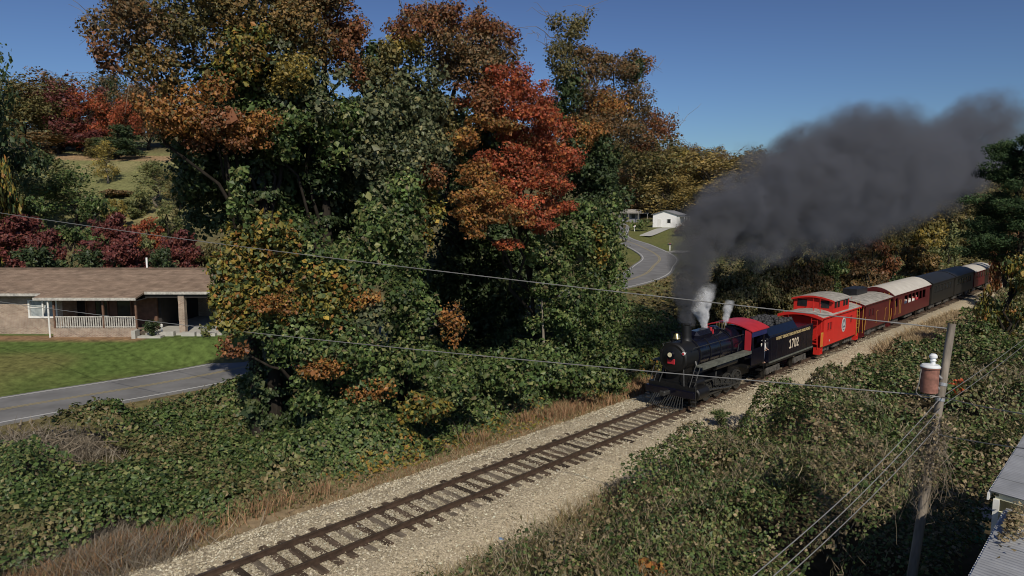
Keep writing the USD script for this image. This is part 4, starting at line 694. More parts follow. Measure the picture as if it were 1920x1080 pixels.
for i, (px, py, rx, ry, m, pal, lab) in enumerate([(850, 720, 85, 40, -5.8, 'kudzu', 'low vine mound at the foot of the clump below the dark hollow'), (950, 695, 95, 48, -5.8, 'kudzu', 'broad green vine mound at the foot of the red tree'), (1050, 690, 95, 55, -5.6, 'kudzu', 'tall green vine mound below the right vine column'), (1135, 680, 70, 52, -5.4, 'kudzu', 'green vine mound at the right end of the clump beside the locomotive'), (790, 770, 60, 30, -5.2, 'kudzu_yellow', 'yellowing vine mound at the edge of the stones below the clump')]):
    c = at(px, py, depth_at(px, m)); sc = depth_at(px, m) / FPX; t = thing('vine_mound', lab, 'vine mound', (c[0], c[1], ground_z(c[0], c[1])[0]))
    P, Nn, sz, ti = blob_leaves(np.array([0, 0, max(c[2] - ground_z(c[0], c[1])[0], .3)]), np.array([rx, rx * .7, ry]) * sc, pal, .2, 62); P[:, 2] = np.maximum(P[:, 2], R.uniform(.0, .3, len(P)))
    me, tc = leaf_mesh(P, Nn, sz, ti); part(t, 'foliage', me, 'leaf', tint=tc); part(t, 'stem', [limb([R.normal(0, .4), R.normal(0, .3), -.1], [R.normal(0, 1), R.normal(0, .5), ry * sc], .03, .01) for _ in range(5)], 'bark')
# leaning ivy-wrapped trunks at the clump's left foot
for px, m, top, lab in ((482, -12, (470, 560), 'dark ivy-wrapped trunk at the left foot of the clump'), (1020, -8.4, (1016, 562), 'bare pale broken stump in front of the right vine column')):
    Y = depth_at(px, m); B = at(px, 700, Y); B[2] = ground_z(B[0], B[1])[0] - .1; Tt = at(top[0], top[1], Y) - B
    big = px < 600; t = thing('ivy_wrapped_snag' if big else 'stump', lab, 'dead tree' if big else 'stump', B)
    part(t, 'trunk', tube([[0, 0, 0], Tt * .5 + [.05, 0, 0], Tt], [.36, .3, .24] if big else [.1, .09, .03], 9), 'bark' if big else 'bark_pale', True)
    if big:
        n = 900; z = R.random(n); a = R.uniform(0, 6.28, n); r = .36 + R.normal(0, .05, n); P = z[:, None] * Tt + np.stack([np.cos(a) * r, np.sin(a) * r, 0 * a], 1)
        me, tc = leaf_mesh(P, np.stack([np.cos(a), np.sin(a), 0 * a + .2], 1), .17, tints(n, 'kudzu_dark')); part(t, 'vine_cover', me, 'leaf', tint=tc)

# ------------------------------------------------------------------ kudzu and grass over the banks
def cover(name, label, cat, n, s0, s1, m0, m1, height, pal_of, size, mask=None, smooth_=1.0):
    """Vine leaves over a lumpy surface; height(s, m, x, y) above the ground."""
    u_ = R.random(n * 3); s = s0 + (s1 - s0) * u_; m = R.uniform(m0, m1, n * 3); P = U * s[:, None] + N * (OFF + m[:, None])
    d = np.hypot(P[:, 0], P[:, 1]); keep = (R.random(n * 3) < np.clip((26 / d) ** 1.1, .12, 1))
    if mask is not None: keep &= mask(s, m, P[:, 0], P[:, 1])
    P, s, m = P[keep][:n], s[keep][:n], m[keep][:n]; x, y = P[:, 0], P[:, 1]
    h = height(s, m, x, y); e = .25
    hx = (height(*to_sm(x + e, y), x + e, y) - h) / e; hy = (height(*to_sm(x, y + e), x, y + e) - h) / e
    P[:, 2] = ground_z(x, y) + h + R.normal(0, .08, len(P)) - np.abs(R.normal(0, .10, len(P))) - (R.random(len(P)) < .22) * R.uniform(.1, .55, len(P)) * np.minimum(h, 1)
    Nn = np.stack([-hx, -hy, np.ones(len(P))], 1); Nn /= np.linalg.norm(Nn, axis=1, keepdims=True); Nn += R.normal(0, .42, (len(P), 3)); Nn[:, 2] = np.abs(Nn[:, 2])
    d = np.hypot(x, y); sz = size * np.exp(R.normal(-.06, .28, len(P))) * np.clip(d / 26, .85, 2.2) ** .6
    tc = pal_of(s, m, x, y); me, tv = leaf_mesh(P, Nn, sz, tc)
    single(name, me, 'leaf', label, cat, kind='stuff', tint=tv)
def blend_pal(w, a, b):
    n = len(w); return np.where((R.random(n) < w)[:, None], tints(n, b), tints(n, a))
def lump(x, y, f, seed): return meshkit.fbm(np.stack([x * f, y * f, x * 0], 1), 4, seed)
# left bank between the road and the track
hl_ = lambda s, m, x, y: (.12 + .88 * smooth01((_rt.query(np.stack([x, y], 1))[0] - 4.6) / 5.5)) * np.clip(smooth01((-m - 4.6 - 1.2 * (lump(x, y, .3, 31) - .5) * 2) / 2.2), 0, 1) * (0.45 + 1.7 * smooth01((lump(x, y, .25, 32) - .35) / .35) * smooth01((s - 1) / 8) + .7 * (lump(x, y, .9, 34) - .3))
def mask_l(s, m, x, y):
    d, i = _rt.query(np.stack([x, y], 1)); e = lump(x, y, .35, 33)
    dead = ((x + 18.2) / 2.6) ** 2 + ((y - 27.2) / 1.5) ** 2
    return (d > 4.8 + 2.6 * e + 3.2 * smooth01((-16 - x) / 6)) & (m < -4.2 - 1.8 * (e - .5) - .9 * smooth01((14 - s) / 8)) & (dead > .9) & ((x - ROAD[i, 0]) * .75 - (y - ROAD[i, 1]) * .66 > 0)
cover('kudzu_cover', 'deep green kudzu covering the slope between the road and the track', 'kudzu', 150000, -4, 46, -26, -4, hl_, lambda s, m, x, y: np.where((R.random(len(s)) < smooth01((m + 6.4) / 1.6) * smooth01((s - 13) / 3) * smooth01((lump(x, y, .4, 36) - .42) / .12))[:, None], tints(len(s), 'kudzu_yellow'), blend_pal(smooth01((lump(x, y, .25, 35) - .42) / .2) * smooth01((20 - s) / 10) * .75, 'kudzu', 'field')), .15, mask_l)
# dry vines on the slope behind the locomotive, up to the road bend
hm_ = lambda s, m, x, y: .25 + .8 * lump(x, y, .35, 41) + smooth01((s - 52) / 10) * (.6 + 2.2 * lump(x, y, .3, 44))
def mask_m(s, m, x, y):
    d, i = _rt.query(np.stack([x, y], 1)); return (d > 5.5 + 4 * lump(x, y, .2, 42)) & (m < -3.8) & ((x - ROAD[i, 0]) * .75 - (y - ROAD[i, 1]) * .66 > 0)
cover('dry_vine_cover', 'olive-brown drying vines on the slope behind the locomotive', 'dry vines', 60000, 42, 150, -44, -3.8, hm_, lambda s, m, x, y: blend_pal(smooth01((lump(x, y, .3, 43) - .4) / .3), 'field', 'olive'), .22, mask_m)
# right bank
HOLES = [(at_z(1622, 850, 1.5), .42, .9), (at_z(1500, 930, 1.3), .4, .8), (at_z(1540, 1000, 1.3), .42, .7), (at_z(1455, 1015, 1.2), .4, .6), (at_z(1620, 740, 1.5), .5, .8), (at_z(1390, 840, 1.3), .35, .7)]   # gaps that look in under the vines
def hr_(s, m, x, y):
    b = smooth01((m - 3.3 - 1.3 * smooth01((s - 28) / 8) - 1.4 * (lump(x, y, .35, 51) - .4)) / 1.8) * (0.6 + 1.7 * smooth01((lump(x, y, .3, 52) - .36) / .3) + 1.1 * lump(x, y, .8, 53)) * (.55 + .45 * smooth01((s - 14) / 12))
    return b
def mask_r(s, m, x, y):
    sh = (m > 14.3) & (s < 26) & (s > 6); gr = (s < 27) & (m < 6.8 - .16 * (s - 8) + 3 * (lump(x, y, .4, 55) - .5)) & ((R.random(len(s)) < .7) | (m < 4.5))
    ok = ~sh & ~gr & ~((s > 54) & (s < 78) & (m < 6.4)) & (m > 3.4 + 1.2 * smooth01((s - 28) / 8)) & (y > 5)
    for c, w, l in HOLES:
        v = c[:2] / np.linalg.norm(c[:2]); a = (x - c[0]) * v[1] - (y - c[1]) * v[0]; q = (x - c[0]) * v[0] + (y - c[1]) * v[1]
        ok &= ((a / w) ** 2 + (q / l) ** 2 + 1.2 * (lump(x, y, 1.6, 58) - .5)) > 1
    return ok
cover('kudzu_bank', 'tangled green and brown kudzu covering the bank right of the track', 'kudzu', 280000, 2, 125, 3.2, 24, hr_, lambda s, m, x, y: np.where((R.random(len(s)) < smooth01((lump(x, y, .33, 56) - .46) / .2) * .5)[:, None], tints(len(s), 'field'), blend_pal(smooth01((lump(x, y, .5, 57) - .5) / .12) * .5 + .14, 'kudzu', 'dry')), .118, mask_r)

def blades(name, label, cat, n, pos, hgt, pal, wid=.014, lean=.35, kind='stuff'):
    P = pos(n); n = len(P); P[:, 2] = ground_z(P[:, 0], P[:, 1]) - .03 if P.shape[1] == 3 and (P[:, 2] == 0).all() else P[:, 2]
    h = hgt * R.uniform(.5, 1.2, n)[:, None]; a = R.uniform(0, 6.28, n); d = np.stack([np.cos(a), np.sin(a), 0 * a], 1); l = np.stack([R.normal(0, lean, n), R.normal(0, lean, n), np.ones(n)], 1)
    w = wid * R.uniform(.7, 1.4, n)[:, None] * np.clip(np.hypot(P[:, 0], P[:, 1]) / 24, .7, 2.5)[:, None]
    mid = P + l * h * .55; tip = P + l * h + np.stack([R.normal(0, .2, n), R.normal(0, .2, n), 0 * a], 1) * h
    v = np.stack([P - d * w, P + d * w, mid + d * w * .8, mid - d * w * .8, tip], 1).reshape(-1, 3); i = np.arange(n) * 5
    f = np.vstack([np.stack([i, i + 1, i + 2], 1), np.stack([i, i + 2, i + 3], 1), np.stack([i + 3, i + 2, i + 4], 1)])
    single(name, trimesh.Trimesh(v, f, process=False), 'grass_blade', label, cat, kind=kind, tint=np.repeat(tints(n, pal), 5, 0))
RUSTG = [((.27, .155, .085), 4), ((.31, .20, .115), 3), ((.20, .12, .065), 2), ((.23, .19, .10), 3)]
TANG = [((.30, .235, .14), 4), ((.24, .175, .10), 3), ((.20, .15, .07), 2), ((.13, .13, .05), 2)]
GRNG = [((.12, .13, .055), 4), ((.17, .16, .075), 3), ((.22, .18, .10), 2), ((.08, .10, .035), 2)]
def strip(s0, s1, m0, m1, thr=.4, seed=61, f=.35):
    def g(n):
        s = R.uniform(s0, s1, n * 3); m = m0 + (m1 - m0) * R.beta(2, 2, n * 3); P = U * s[:, None] + N * (OFF + m[:, None]); P[:, 2] = 0
        k = lump(P[:, 0], P[:, 1], f, seed) + R.normal(0, .06, n * 3) > thr; return P[k][:n]
    return g
blades('tall_grass', 'rust-brown tall grass along the left edge of the stone bed near the camera', 'grass', 3600, strip(2, 13, -5.6, -3.9, .52), .55, RUSTG)
blades('tall_grass', 'rust-coloured dry grass between the vines and the track ahead of the train', 'grass', 4200, strip(20, 46, -5.6, -3.6, .56, 62), .5, RUSTG)
blades('short_grass', 'short pale dry grass on the left shoulder of the track', 'grass', 20000, strip(0, 50, -5.4, -2.8, .34, 63), .15, TANG + [((.22, .12, .06), 3)])
blades('tall_grass', 'tan dry grass along the right shoulder of the track', 'grass', 22000, strip(4, 70, 2.9, 5.2, .42, 64), .62, TANG)
blades('tall_grass', 'pale tan grass mound beside the maroon coaches', 'grass', 30000, strip(53, 79, 2.6, 6.8, .1, 65), 1.0, [((.36, .28, .17), 4), ((.30, .22, .13), 3), ((.24, .18, .10), 2)], .02)
blades('tall_grass', 'grey-green grass on the bank at the bottom right foreground', 'grass', 26000, strip(3, 28, 3.0, 8.6, .36, 66), .40, GRNG)
blades('dry_weeds', 'grey-tan dry weeds in patches among the kudzu on the right bank', 'dry weeds', 10000, lambda n: (lambda P: np.c_[P[:, :2], ground_z(P[:, 0], P[:, 1]) + hr_(*to_sm(P[:, 0], P[:, 1]), P[:, 0], P[:, 1]) - .12])(strip(5, 44, 4, 14.2, .6, 67, .28)(n)), .34, [((.25, .205, .14), 4), ((.19, .155, .10), 3), ((.14, .13, .07), 2), ((.30, .25, .17), 2)], .010, .6)
blades('short_grass', 'mown grass and dry stubble on the road verge above the vines', 'grass', 16000, lambda n: (lambda P: P)(np.c_[(lambda t, o, q: ROAD[t, :2] + np.stack([q[:, 0], q[:, 1]], 1) * o[:, None])(*(lambda t: (t, R.uniform(3.4, 9.0, n), np.stack([.66 + 0 * t, -.75 + 0 * t], 1)))(R.integers(14, 75, n))), np.zeros(n)]), .22, TANG)

# dead brush heap on the left slope
c = at_z(95, 835, -.5); t = thing('brush_pile', 'grey heap of dead branches on the slope below the road at left', 'brush pile', (c[0], c[1], ground_z(c[0], c[1])[0]))
for i in range(60):
    a = R.normal([0, 0, .5], [1.5, .9, .28]); d = R.normal(0, 1, 3) * [1, .7, .35]; d /= np.linalg.norm(d); L = R.uniform(.6, 1.8)
    a[2] = abs(a[2]); part(t, 'branch', limb(a - d * L / 2, a + d * L / 2 + [0, 0, .1], R.uniform(.02, .05), .008, .8, 5), 'dead_stem' if i % 3 else 'bark_pale')
blades('dead_stems', 'grey dead weed stems around the brush heap and the lower left corner', 'dead weeds', 6500, lambda n: (lambda q: np.c_[q, np.zeros(n)])(np.vstack([R.normal(c[:2], [1.7, 1.0], (n // 2, 2)), R.normal(at_z(160, 1050, -.7)[:2], [1.6, .8], (n - n // 2, 2))])), .7, [((.20, .17, .13), 4), ((.15, .125, .09), 3), ((.26, .23, .18), 2)], .012, .8)

# ------------------------------------------------------------------ brick house with porch and carport (front faces the camera)
HY, HZ = HOUSE_Y, .78
hx_ = lambda px, Y=HY: at(px, 560, Y)[0]
slope = .245; roofz = lambda Y: 3.85 + (Y - 48.75) * slope
xl, xw0, xp0, xp1, xr = -52.0, hx_(0), hx_(116), hx_(270), hx_(392)
ho = thing('brick_house', 'long low brick house with brown shingle roof, white-railed porch and dark carport', 'house', (0, 0, 0))
wx0, wx1, wz0, wz1 = hx_(53), hx_(105), 2.05, 3.30
wl = part(ho, 'wall', [bx(xl, wx0, HY, HY + .25, HZ - .3, 4.0), bx(wx1, xp0, HY, HY + .25, HZ - .3, 4.0), bx(wx0, wx1, HY, HY + .25, HZ - .3, wz0), bx(wx0, wx1, HY, HY + .25, wz1, 4.0)], 'brick_wall', label='front wall of weathered brick')
part(ho, 'wall', bx(xl, xl + .25, HY + .25, 57.5, HZ - .3, 4.0), 'brick_wall'); part(ho, 'wall', bx(xl, xr, 57.5, 57.75, HZ - .3, 4.0), 'brick_wall')
part(ho, 'wall', bx(xp0 - .25, xp0, HY + .25, 51.2, HZ - .3, 4.0), 'brick_wall')
pw = part(ho, 'porch_back_wall', bx(xp0, xp1, 51.2, 51.4, HZ - .3, 4.1), 'wood_brown')
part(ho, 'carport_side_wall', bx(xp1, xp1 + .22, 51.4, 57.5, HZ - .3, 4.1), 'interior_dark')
wn = part(ho, 'window', bx(wx0 + .05, wx1 - .05, HY + .10, HY + .13, wz0 + .05, wz1 - .05), 'window_pane')
part(wn, 'window_frame', [bx(wx0 - .06, wx1 + .06, HY - .05, HY + .14, wz0 - .08, wz0 + .05), bx(wx0 - .06, wx0 + .06, HY - .04, HY + .13, wz0 + .05, wz1), bx(wx1 - .06, wx1 + .06, HY - .04, HY + .13, wz0 + .05, wz1), bx(wx0 + .06, wx1 - .06, HY - .035, HY + .12, wz1 - .07, wz1), bx((wx0 + wx1) / 2 - .045, (wx0 + wx1) / 2 + .045, HY - .03, HY + .12, wz0 + .05, wz1 - .07), bx(wx0 + .06, wx1 - .06, HY + .05, HY + .11, 2.72, 2.77)], 'white_paint')
part(wn, 'curtain', bx(wx0 + .1, wx1 - .1, HY + .14, HY + .16, wz0 + .06, wz1 - .08), 'siding_white')
for px, w, k in ((150, .9, 0), (190, 1.0, 1), (232, 1.1, 0)):
    xx = hx_(px, 51.2); q = part(ho, 'door' if k else 'window', bx(xx - w / 2, xx + w / 2, 51.15, 51.19, HZ + (.25 if k else 1.0), HZ + 2.35), 'window_dark')
    part(q, 'frame', [bx(xx + d * w / 2 - .05, xx + d * w / 2 + .05, 51.1, 51.18, HZ + (.25 if k else 1.0), HZ + 2.35) for d in (-1, 1)] + [bx(xx - w / 2, xx + w / 2, 51.1, 51.14, HZ + 2.3, HZ + 2.38)], 'wood_brown')
# roof as one folded shell with stepped eaves
def roof_piece(x0, x1, Yf):
    r, t_ = 54.4, .12; q = [(Yf, roofz(Yf)), (r, roofz(r)), (58.6, roofz(r) - (58.6 - r) * slope), (58.6, roofz(r) - (58.6 - r) * slope - t_), (r, roofz(r) - t_), (Yf, roofz(Yf) - t_)]
    return prism_x(q, x0, x1)
pa = [(xl - .5, hx_(90), 48.75), (hx_(90), hx_(277), 47.9), (hx_(277), hx_(404), 49.1)]
rf = part(ho, 'roof', [roof_piece(a, b - .002, Yf) for a, b, Yf in pa], 'shingle')
for a, b, Yf in pa: part(rf, 'fascia', bx(a, b, Yf - .03, Yf - .004, roofz(Yf) - .17, roofz(Yf) + .02), 'rail_paint')
part(rf, 'ridge_cap', prism_x([(54.1, roofz(54.4) - .01), (54.4, roofz(54.4) + .05), (54.7, roofz(54.4) - .01)], xl - .5, hx_(404)), 'shingle')
part(rf, 'vent_pipe', rod([hx_(264, 54), 55.2, roofz(54)], [hx_(264, 54), 55.2, roofz(54) + .9], .07), 'siding_white')
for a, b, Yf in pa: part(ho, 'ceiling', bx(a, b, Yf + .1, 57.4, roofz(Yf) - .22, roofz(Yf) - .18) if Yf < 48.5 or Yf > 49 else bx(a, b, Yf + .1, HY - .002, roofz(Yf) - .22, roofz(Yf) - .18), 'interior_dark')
part(ho, 'downspout', tube([[xp0 - .1, 48.1, 3.55], [xp0 - .1, 48.1, HZ]], .06, 8), 'white_paint')
part(ho, 'porch_base', [bx(xp0, xp1, 48.3, 48.5, HZ - .3, HZ + .62), bx(xp0, xp1, 48.5, 51.2, HZ - .3, HZ + .3)], 'brick_wall', label='low brick wall of the porch')
part(ho, 'porch_rail', [bx(xp0 + .15, xp1, 48.36, 48.44, HZ + 1.42, HZ + 1.50), bx(xp0 + .15, xp1, 48.37, 48.43, HZ + .70, HZ + .76)], 'rail_paint')
for xx in np.arange(xp0 + .2, xp1 - .05, .165): part(ho, 'baluster', bx(xx, xx + .085, 48.38, 48.42, HZ + .66, HZ + 1.42), 'rail_paint')
for xx in (xp0 + .12, hx_(192, 48.4), xp1 - .02): part(ho, 'porch_post', bx(xx - .06, xx + .06, 48.33, 48.45, HZ + .62, 3.50), 'wood_brown')
px0, px1 = hx_(334, 49.3), hx_(345, 49.3)
part(ho, 'carport_pillar', bx(px0, px1, 49.25, 49.65, HZ - .3, 3.75), 'brick_wall'); part(ho, 'carport_pillar', bx(hx_(408, 49.3), hx_(418, 49.3), 49.25, 49.65, HZ - .3, 3.75), 'brick_wall')
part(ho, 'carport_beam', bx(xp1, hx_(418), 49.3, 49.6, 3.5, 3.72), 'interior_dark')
part(ho, 'carport_slab', bx(xp1 + .22, hx_(418), 49.0, 57.4, HZ - .3, HZ + .15), 'concrete')
for i, (a, b) in enumerate(((300, 333), (347, 372), (376, 410))): part(ho, 'carport_ledge', bx(hx_(a), hx_(b), 48.6, 48.95, HZ - .2, HZ + .34 - .06 * i), 'concrete')
part(ho, 'step', [bx(hx_(268), hx_(275), 47.7, 48.3, HZ - .2, HZ + .55), bx(hx_(276), hx_(318), 47.9, 48.5, HZ - .2, HZ + .12)], 'concrete')
single('porch_lamp', lathe([(0, 0), (.07, 0), (.05, .3), (.10, .34), (.10, .5), (0, .55)], 10).apply_translation([hx_(310), 48.75, HZ + .34]), 'white_paint', 'small white lamp on the ledge before the carport', 'lamp')
def small_shrub(name, label, px, Y, w, h, pal, n=1400, leaf=.14, z=None):
    B = at(px, 600, Y); B[2] = ground_z(B[0], B[1])[0] if z is None else z
    t = thing(name, label, 'shrub', B); P, Nn, sz, ti = blob_leaves(np.array([0, 0, h * .55]), (w, w * .8, h * .5), pal, leaf, n / (12 * w * h), inner=.4)
    me, tc = leaf_mesh(P, Nn, sz, ti); part(t, 'foliage', me, 'leaf', tint=tc)
    for i in range(4): part(t, 'stem', limb([0, 0, -.1], [R.normal(0, w * .4), R.normal(0, w * .3), h * .7], .03, .01), 'bark')
    return t
small_shrub('shrub', 'dark rounded shrub between the porch and the carport', 284, 48.2, .75, 1.35, 'kudzu_dark')
small_shrub('shrub', 'small leafy weed at the right end of the carport', 385, 48.4, .4, .9, 'pale_green', 500)

# ------------------------------------------------------------------ background trees: one of each kind is built, the rest are copies
PROTO = {}
def make_tree(t, H, Wd, pal, style, n, leaf):
    part(t, 'trunk', limb([0, 0, -.6], [R.normal(0, .2), R.normal(0, .2), H * .8], H * .018 + .05, .04, .4, 7), 'bark_pale' if style in ('bare', 'sparse') else 'bark', True)
    lo_, k = (0.06, 10) if style == 'shrub' else ((.2, 14) if style != 'tall' else (.45, 10)); sets = []
    for i in range(k):
        f = R.uniform(lo_, .93); wv = Wd * (.55 * np.sin(np.pi * np.clip((f - lo_) / (1 - lo_) * .75 + .2, 0, 1))); a = R.uniform(0, 6.28)
        c = np.array([np.cos(a) * wv * .6, np.sin(a) * wv * .6, f * H]); r = np.array([Wd * R.uniform(.22, .34), Wd * R.uniform(.22, .34), H * R.uniform(.14, .22)])
        q = blob_leaves(c, r, pal, leaf, n / k / (8 * r[0] * r[2] + 4 * r[0] ** 2) / 1.5, inner=.35, sub=5, front=(0, -1, .3)); sets.append(q)
        part(t, 'limb', limb([0, 0, max(f - .25, .1) * H], c, .07, .02), 'bark')
    if style in ('bare', 'sparse'):
        tw = []
        for i in range(46 if style == 'bare' else 16):
            a = R.uniform(0, 6.28); f = R.uniform(.35, .8); e = np.array([np.cos(a) * Wd * .5 * R.uniform(.3, 1), np.sin(a) * Wd * .5 * R.uniform(.3, 1), H * min(f + R.uniform(.12, .35), 1.02)])
            tw.append(limb([0, 0, f * H * .8], e, .045, .012, .5, 5))
        part(t, 'twig', tw, 'dead_stem', kind='stuff')
    P, Nn, sz, ti = (np.concatenate(q) for q in zip(*sets)); me, tc = leaf_mesh(P, Nn, sz, ti); part(t, 'crown', me, 'leaf', tint=tc)
def bg(kind, pal, style, px, ytop, wpx, label, group=None, Y=None, m=None, name=None, n=10000):
    Y = Y if Y is not None else depth_at(px, m); B = at(px, 500, Y); B[2] = ground_z(B[0], B[1])[0]; Tz = at(px, ytop, Y)[2]
    H = max(Tz - B[2], 1.2); Wd = 1.2 * wpx * Y / FPX; nm = name or ('shrub' if style == 'shrub' else 'tree')
    H0, W0 = (4.0, 4.0) if style == 'shrub' else (12.0, 8.0); sc = (Wd / W0, Wd / W0, H / H0)
    if (pal, style) not in PROTO:
        t = thing(nm, label, nm, B, 0, group, sc); make_tree(t, H0, W0, pal, style, n, .18 if style == 'shrub' else .28); PROTO[(pal, style)] = t; return t
    return copy_of(PROTO[(pal, style)], nm, label, B, R.uniform(-40, 40), sc, group)
HT, HF, RS, MT, ST = 'trees along the top of the hill field', 'small trees on the hill field', 'red shrubs and bushes behind the house', 'trees behind the road bend', 'brush and small trees behind the train'
bg(0, 'dark_green', 'broad', 4, 84, 140, 'tall dark green tree at the far left edge above the house', None, 74)
bg(0, 'kudzu_yellow', 'shrub', -8, 150, 70, 'yellowing tree in front of the tall dark tree at the far left', None, 70, name='tree')
for row in [('olive', 'broad', 62, 155, 90, 'olive tree at the left end of the hilltop row, beside the tall dark tree', HT, 128), ('brown', 'broad', 100, 142, 100, 'tall brown tree second from the left in the hilltop row', HT, 134), ('olive', 'broad', 132, 165, 80, 'olive-brown tree between the brown and the dark red hilltop trees', HT, 132), ('crimson', 'broad', 162, 150, 80, 'large dark red tree in the middle of the hilltop row', HT, 131), ('red', 'broad', 185, 180, 55, 'smaller bright red tree right of the large dark red hilltop tree', HT, 129),
            ('brown', 'bare', 212, 148, 60, 'thin bare-branched hilltop tree showing sky between its limbs', HT, 134), ('dark_green', 'broad', 240, 148, 56, 'dark green tree on the hilltop right of the bare one', HT, 136), ('brown', 'tall', 262, 165, 50, 'brown tree with tall pale trunk on the hilltop', HT, 131), ('red', 'tall', 250, 195, 40, 'reddish slender tree in front of the brown hilltop tree', HT, 128), ('rust', 'broad', 292, 155, 70, 'rust-coloured hilltop tree half behind the vine-draped clump', HT, 134), ('olive', 'broad', 325, 160, 70, 'olive hilltop tree almost hidden by the leaning tree', HT, 138),
            ('dark_green', 'shrub', 240, 245, 66, 'dark green bush at the edge of the hilltop wood', HT, 124), ('brown', 'shrub', 125, 250, 90, 'brown undergrowth below the hilltop trees at left', HT, 127), ('crimson', 'shrub', 180, 250, 60, 'dark red undergrowth below the hilltop trees', HT, 127), ('olive', 'shrub', 205, 258, 50, 'olive undergrowth beside the dark green hilltop bush', HT, 125),
            ('yellow', 'sparse', 212, 272, 44, 'small yellow young tree standing alone on the hill field', HF, 106), ('pale_green', 'broad', 85, 284, 105, 'large pale green tree on the left of the hill field', HF, 90), ('pale_green', 'broad', 40, 318, 90, 'pale green rounded tree under the tall dark tree', HF, 84), ('kudzu', 'broad', 150, 315, 100, 'darker green tree on the slope right of the pale green ones', HF, 84), ('kudzu', 'shrub', 185, 375, 60, 'green bush on the slope between the red bushes', HF, 76), ('pale_green', 'sparse', 305, 305, 80, 'thin pale tree on the right of the hill field beside the clump', HF, 94), ('pale_green', 'shrub', 268, 350, 50, 'low pale bush in the middle of the hill field', HF, 90), ('yellow', 'shrub', 225, 372, 40, 'low yellowish bush on the hill field', HF, 84), ('olive', 'sparse', 345, 320, 70, 'olive thin-leaved tree beside the left edge of the clump', HF, 86), ('pale_green', 'shrub', 320, 375, 60, 'pale green bush below the thin pale tree', HF, 80),
            ('crimson', 'shrub', 20, 405, 100, 'wide dark red bush behind the left end of the roof', RS, 68), ('crimson', 'shrub', 82, 432, 60, 'dark red bush second from the left behind the roof', RS, 64), ('kudzu', 'shrub', 55, 372, 70, 'green bush above the leftmost dark red bush', RS, 73), ('kudzu', 'shrub', 135, 430, 80, 'green bush between the dark red bushes behind the roof', RS, 66), ('crimson', 'shrub', 205, 400, 60, 'small dark red tree above the middle of the roof', RS, 73), ('crimson', 'shrub', 215, 436, 95, 'broad dark red bush right behind the middle of the roof', RS, 63), ('red', 'shrub', 282, 408, 50, 'bright red bush right of the middle of the roof', RS, 72), ('pale_green', 'shrub', 270, 438, 50, 'pale green bush beside the bright red bush', RS, 66), ('crimson', 'shrub', 330, 432, 70, 'dark red bush behind the right end of the roof', RS, 64), ('olive', 'shrub', 378, 440, 60, 'olive bush where the roof meets the vine clump', RS, 66), ('dark_green', 'shrub', 300, 470, 70, 'dark low hedge just behind the roof ridge at right', RS, 60), ('dark_green', 'shrub', 60, 468, 110, 'dark low hedge just behind the roof ridge at left', RS, 60), ('dark_green', 'shrub', 165, 474, 90, 'dark low hedge behind the middle of the roof ridge', RS, 60)]:
    p, st_, px, yt, w, lab, grp, Yv = row; bg(0, p, st_, px, yt - (8 if grp == HT else 0), w * (1.12 if grp == HT else 1), lab, grp, Yv)
for row in [('olive', 'broad', 1222, 240, 120, 'big olive-brown tree right behind the ragged crown of the clump', MT, 212), ('brown', 'broad', 1192, 300, 80, 'brown tree beside the clump above the road bend', MT, 214), ('straw', 'broad', 1250, 330, 100, 'tan tree directly behind the white house', MT, 205), ('straw', 'bare', 1325, 282, 150, 'large yellow-brown half-bare tree right of the white house', MT, 215), ('yellow', 'broad', 1385, 292, 90, 'yellow tree at the left edge of the smoke', MT, 225), ('straw', 'broad', 1290, 300, 90, 'tan tree between the big olive tree and the yellow half-bare one', MT, 228), ('olive', 'broad', 1300, 350, 80, 'olive tree low behind the right end of the white house', MT, 208), ('straw', 'broad', 1345, 350, 80, 'tan tree below the yellow half-bare tree', MT, 210), ('brown', 'shrub', 1190, 370, 60, 'brown bush behind the far dark house', MT, 212)]:
    p, st_, px, yt, w, lab, grp, Yv = row; bg(0, p, st_, px, yt, w, lab, grp, Yv)
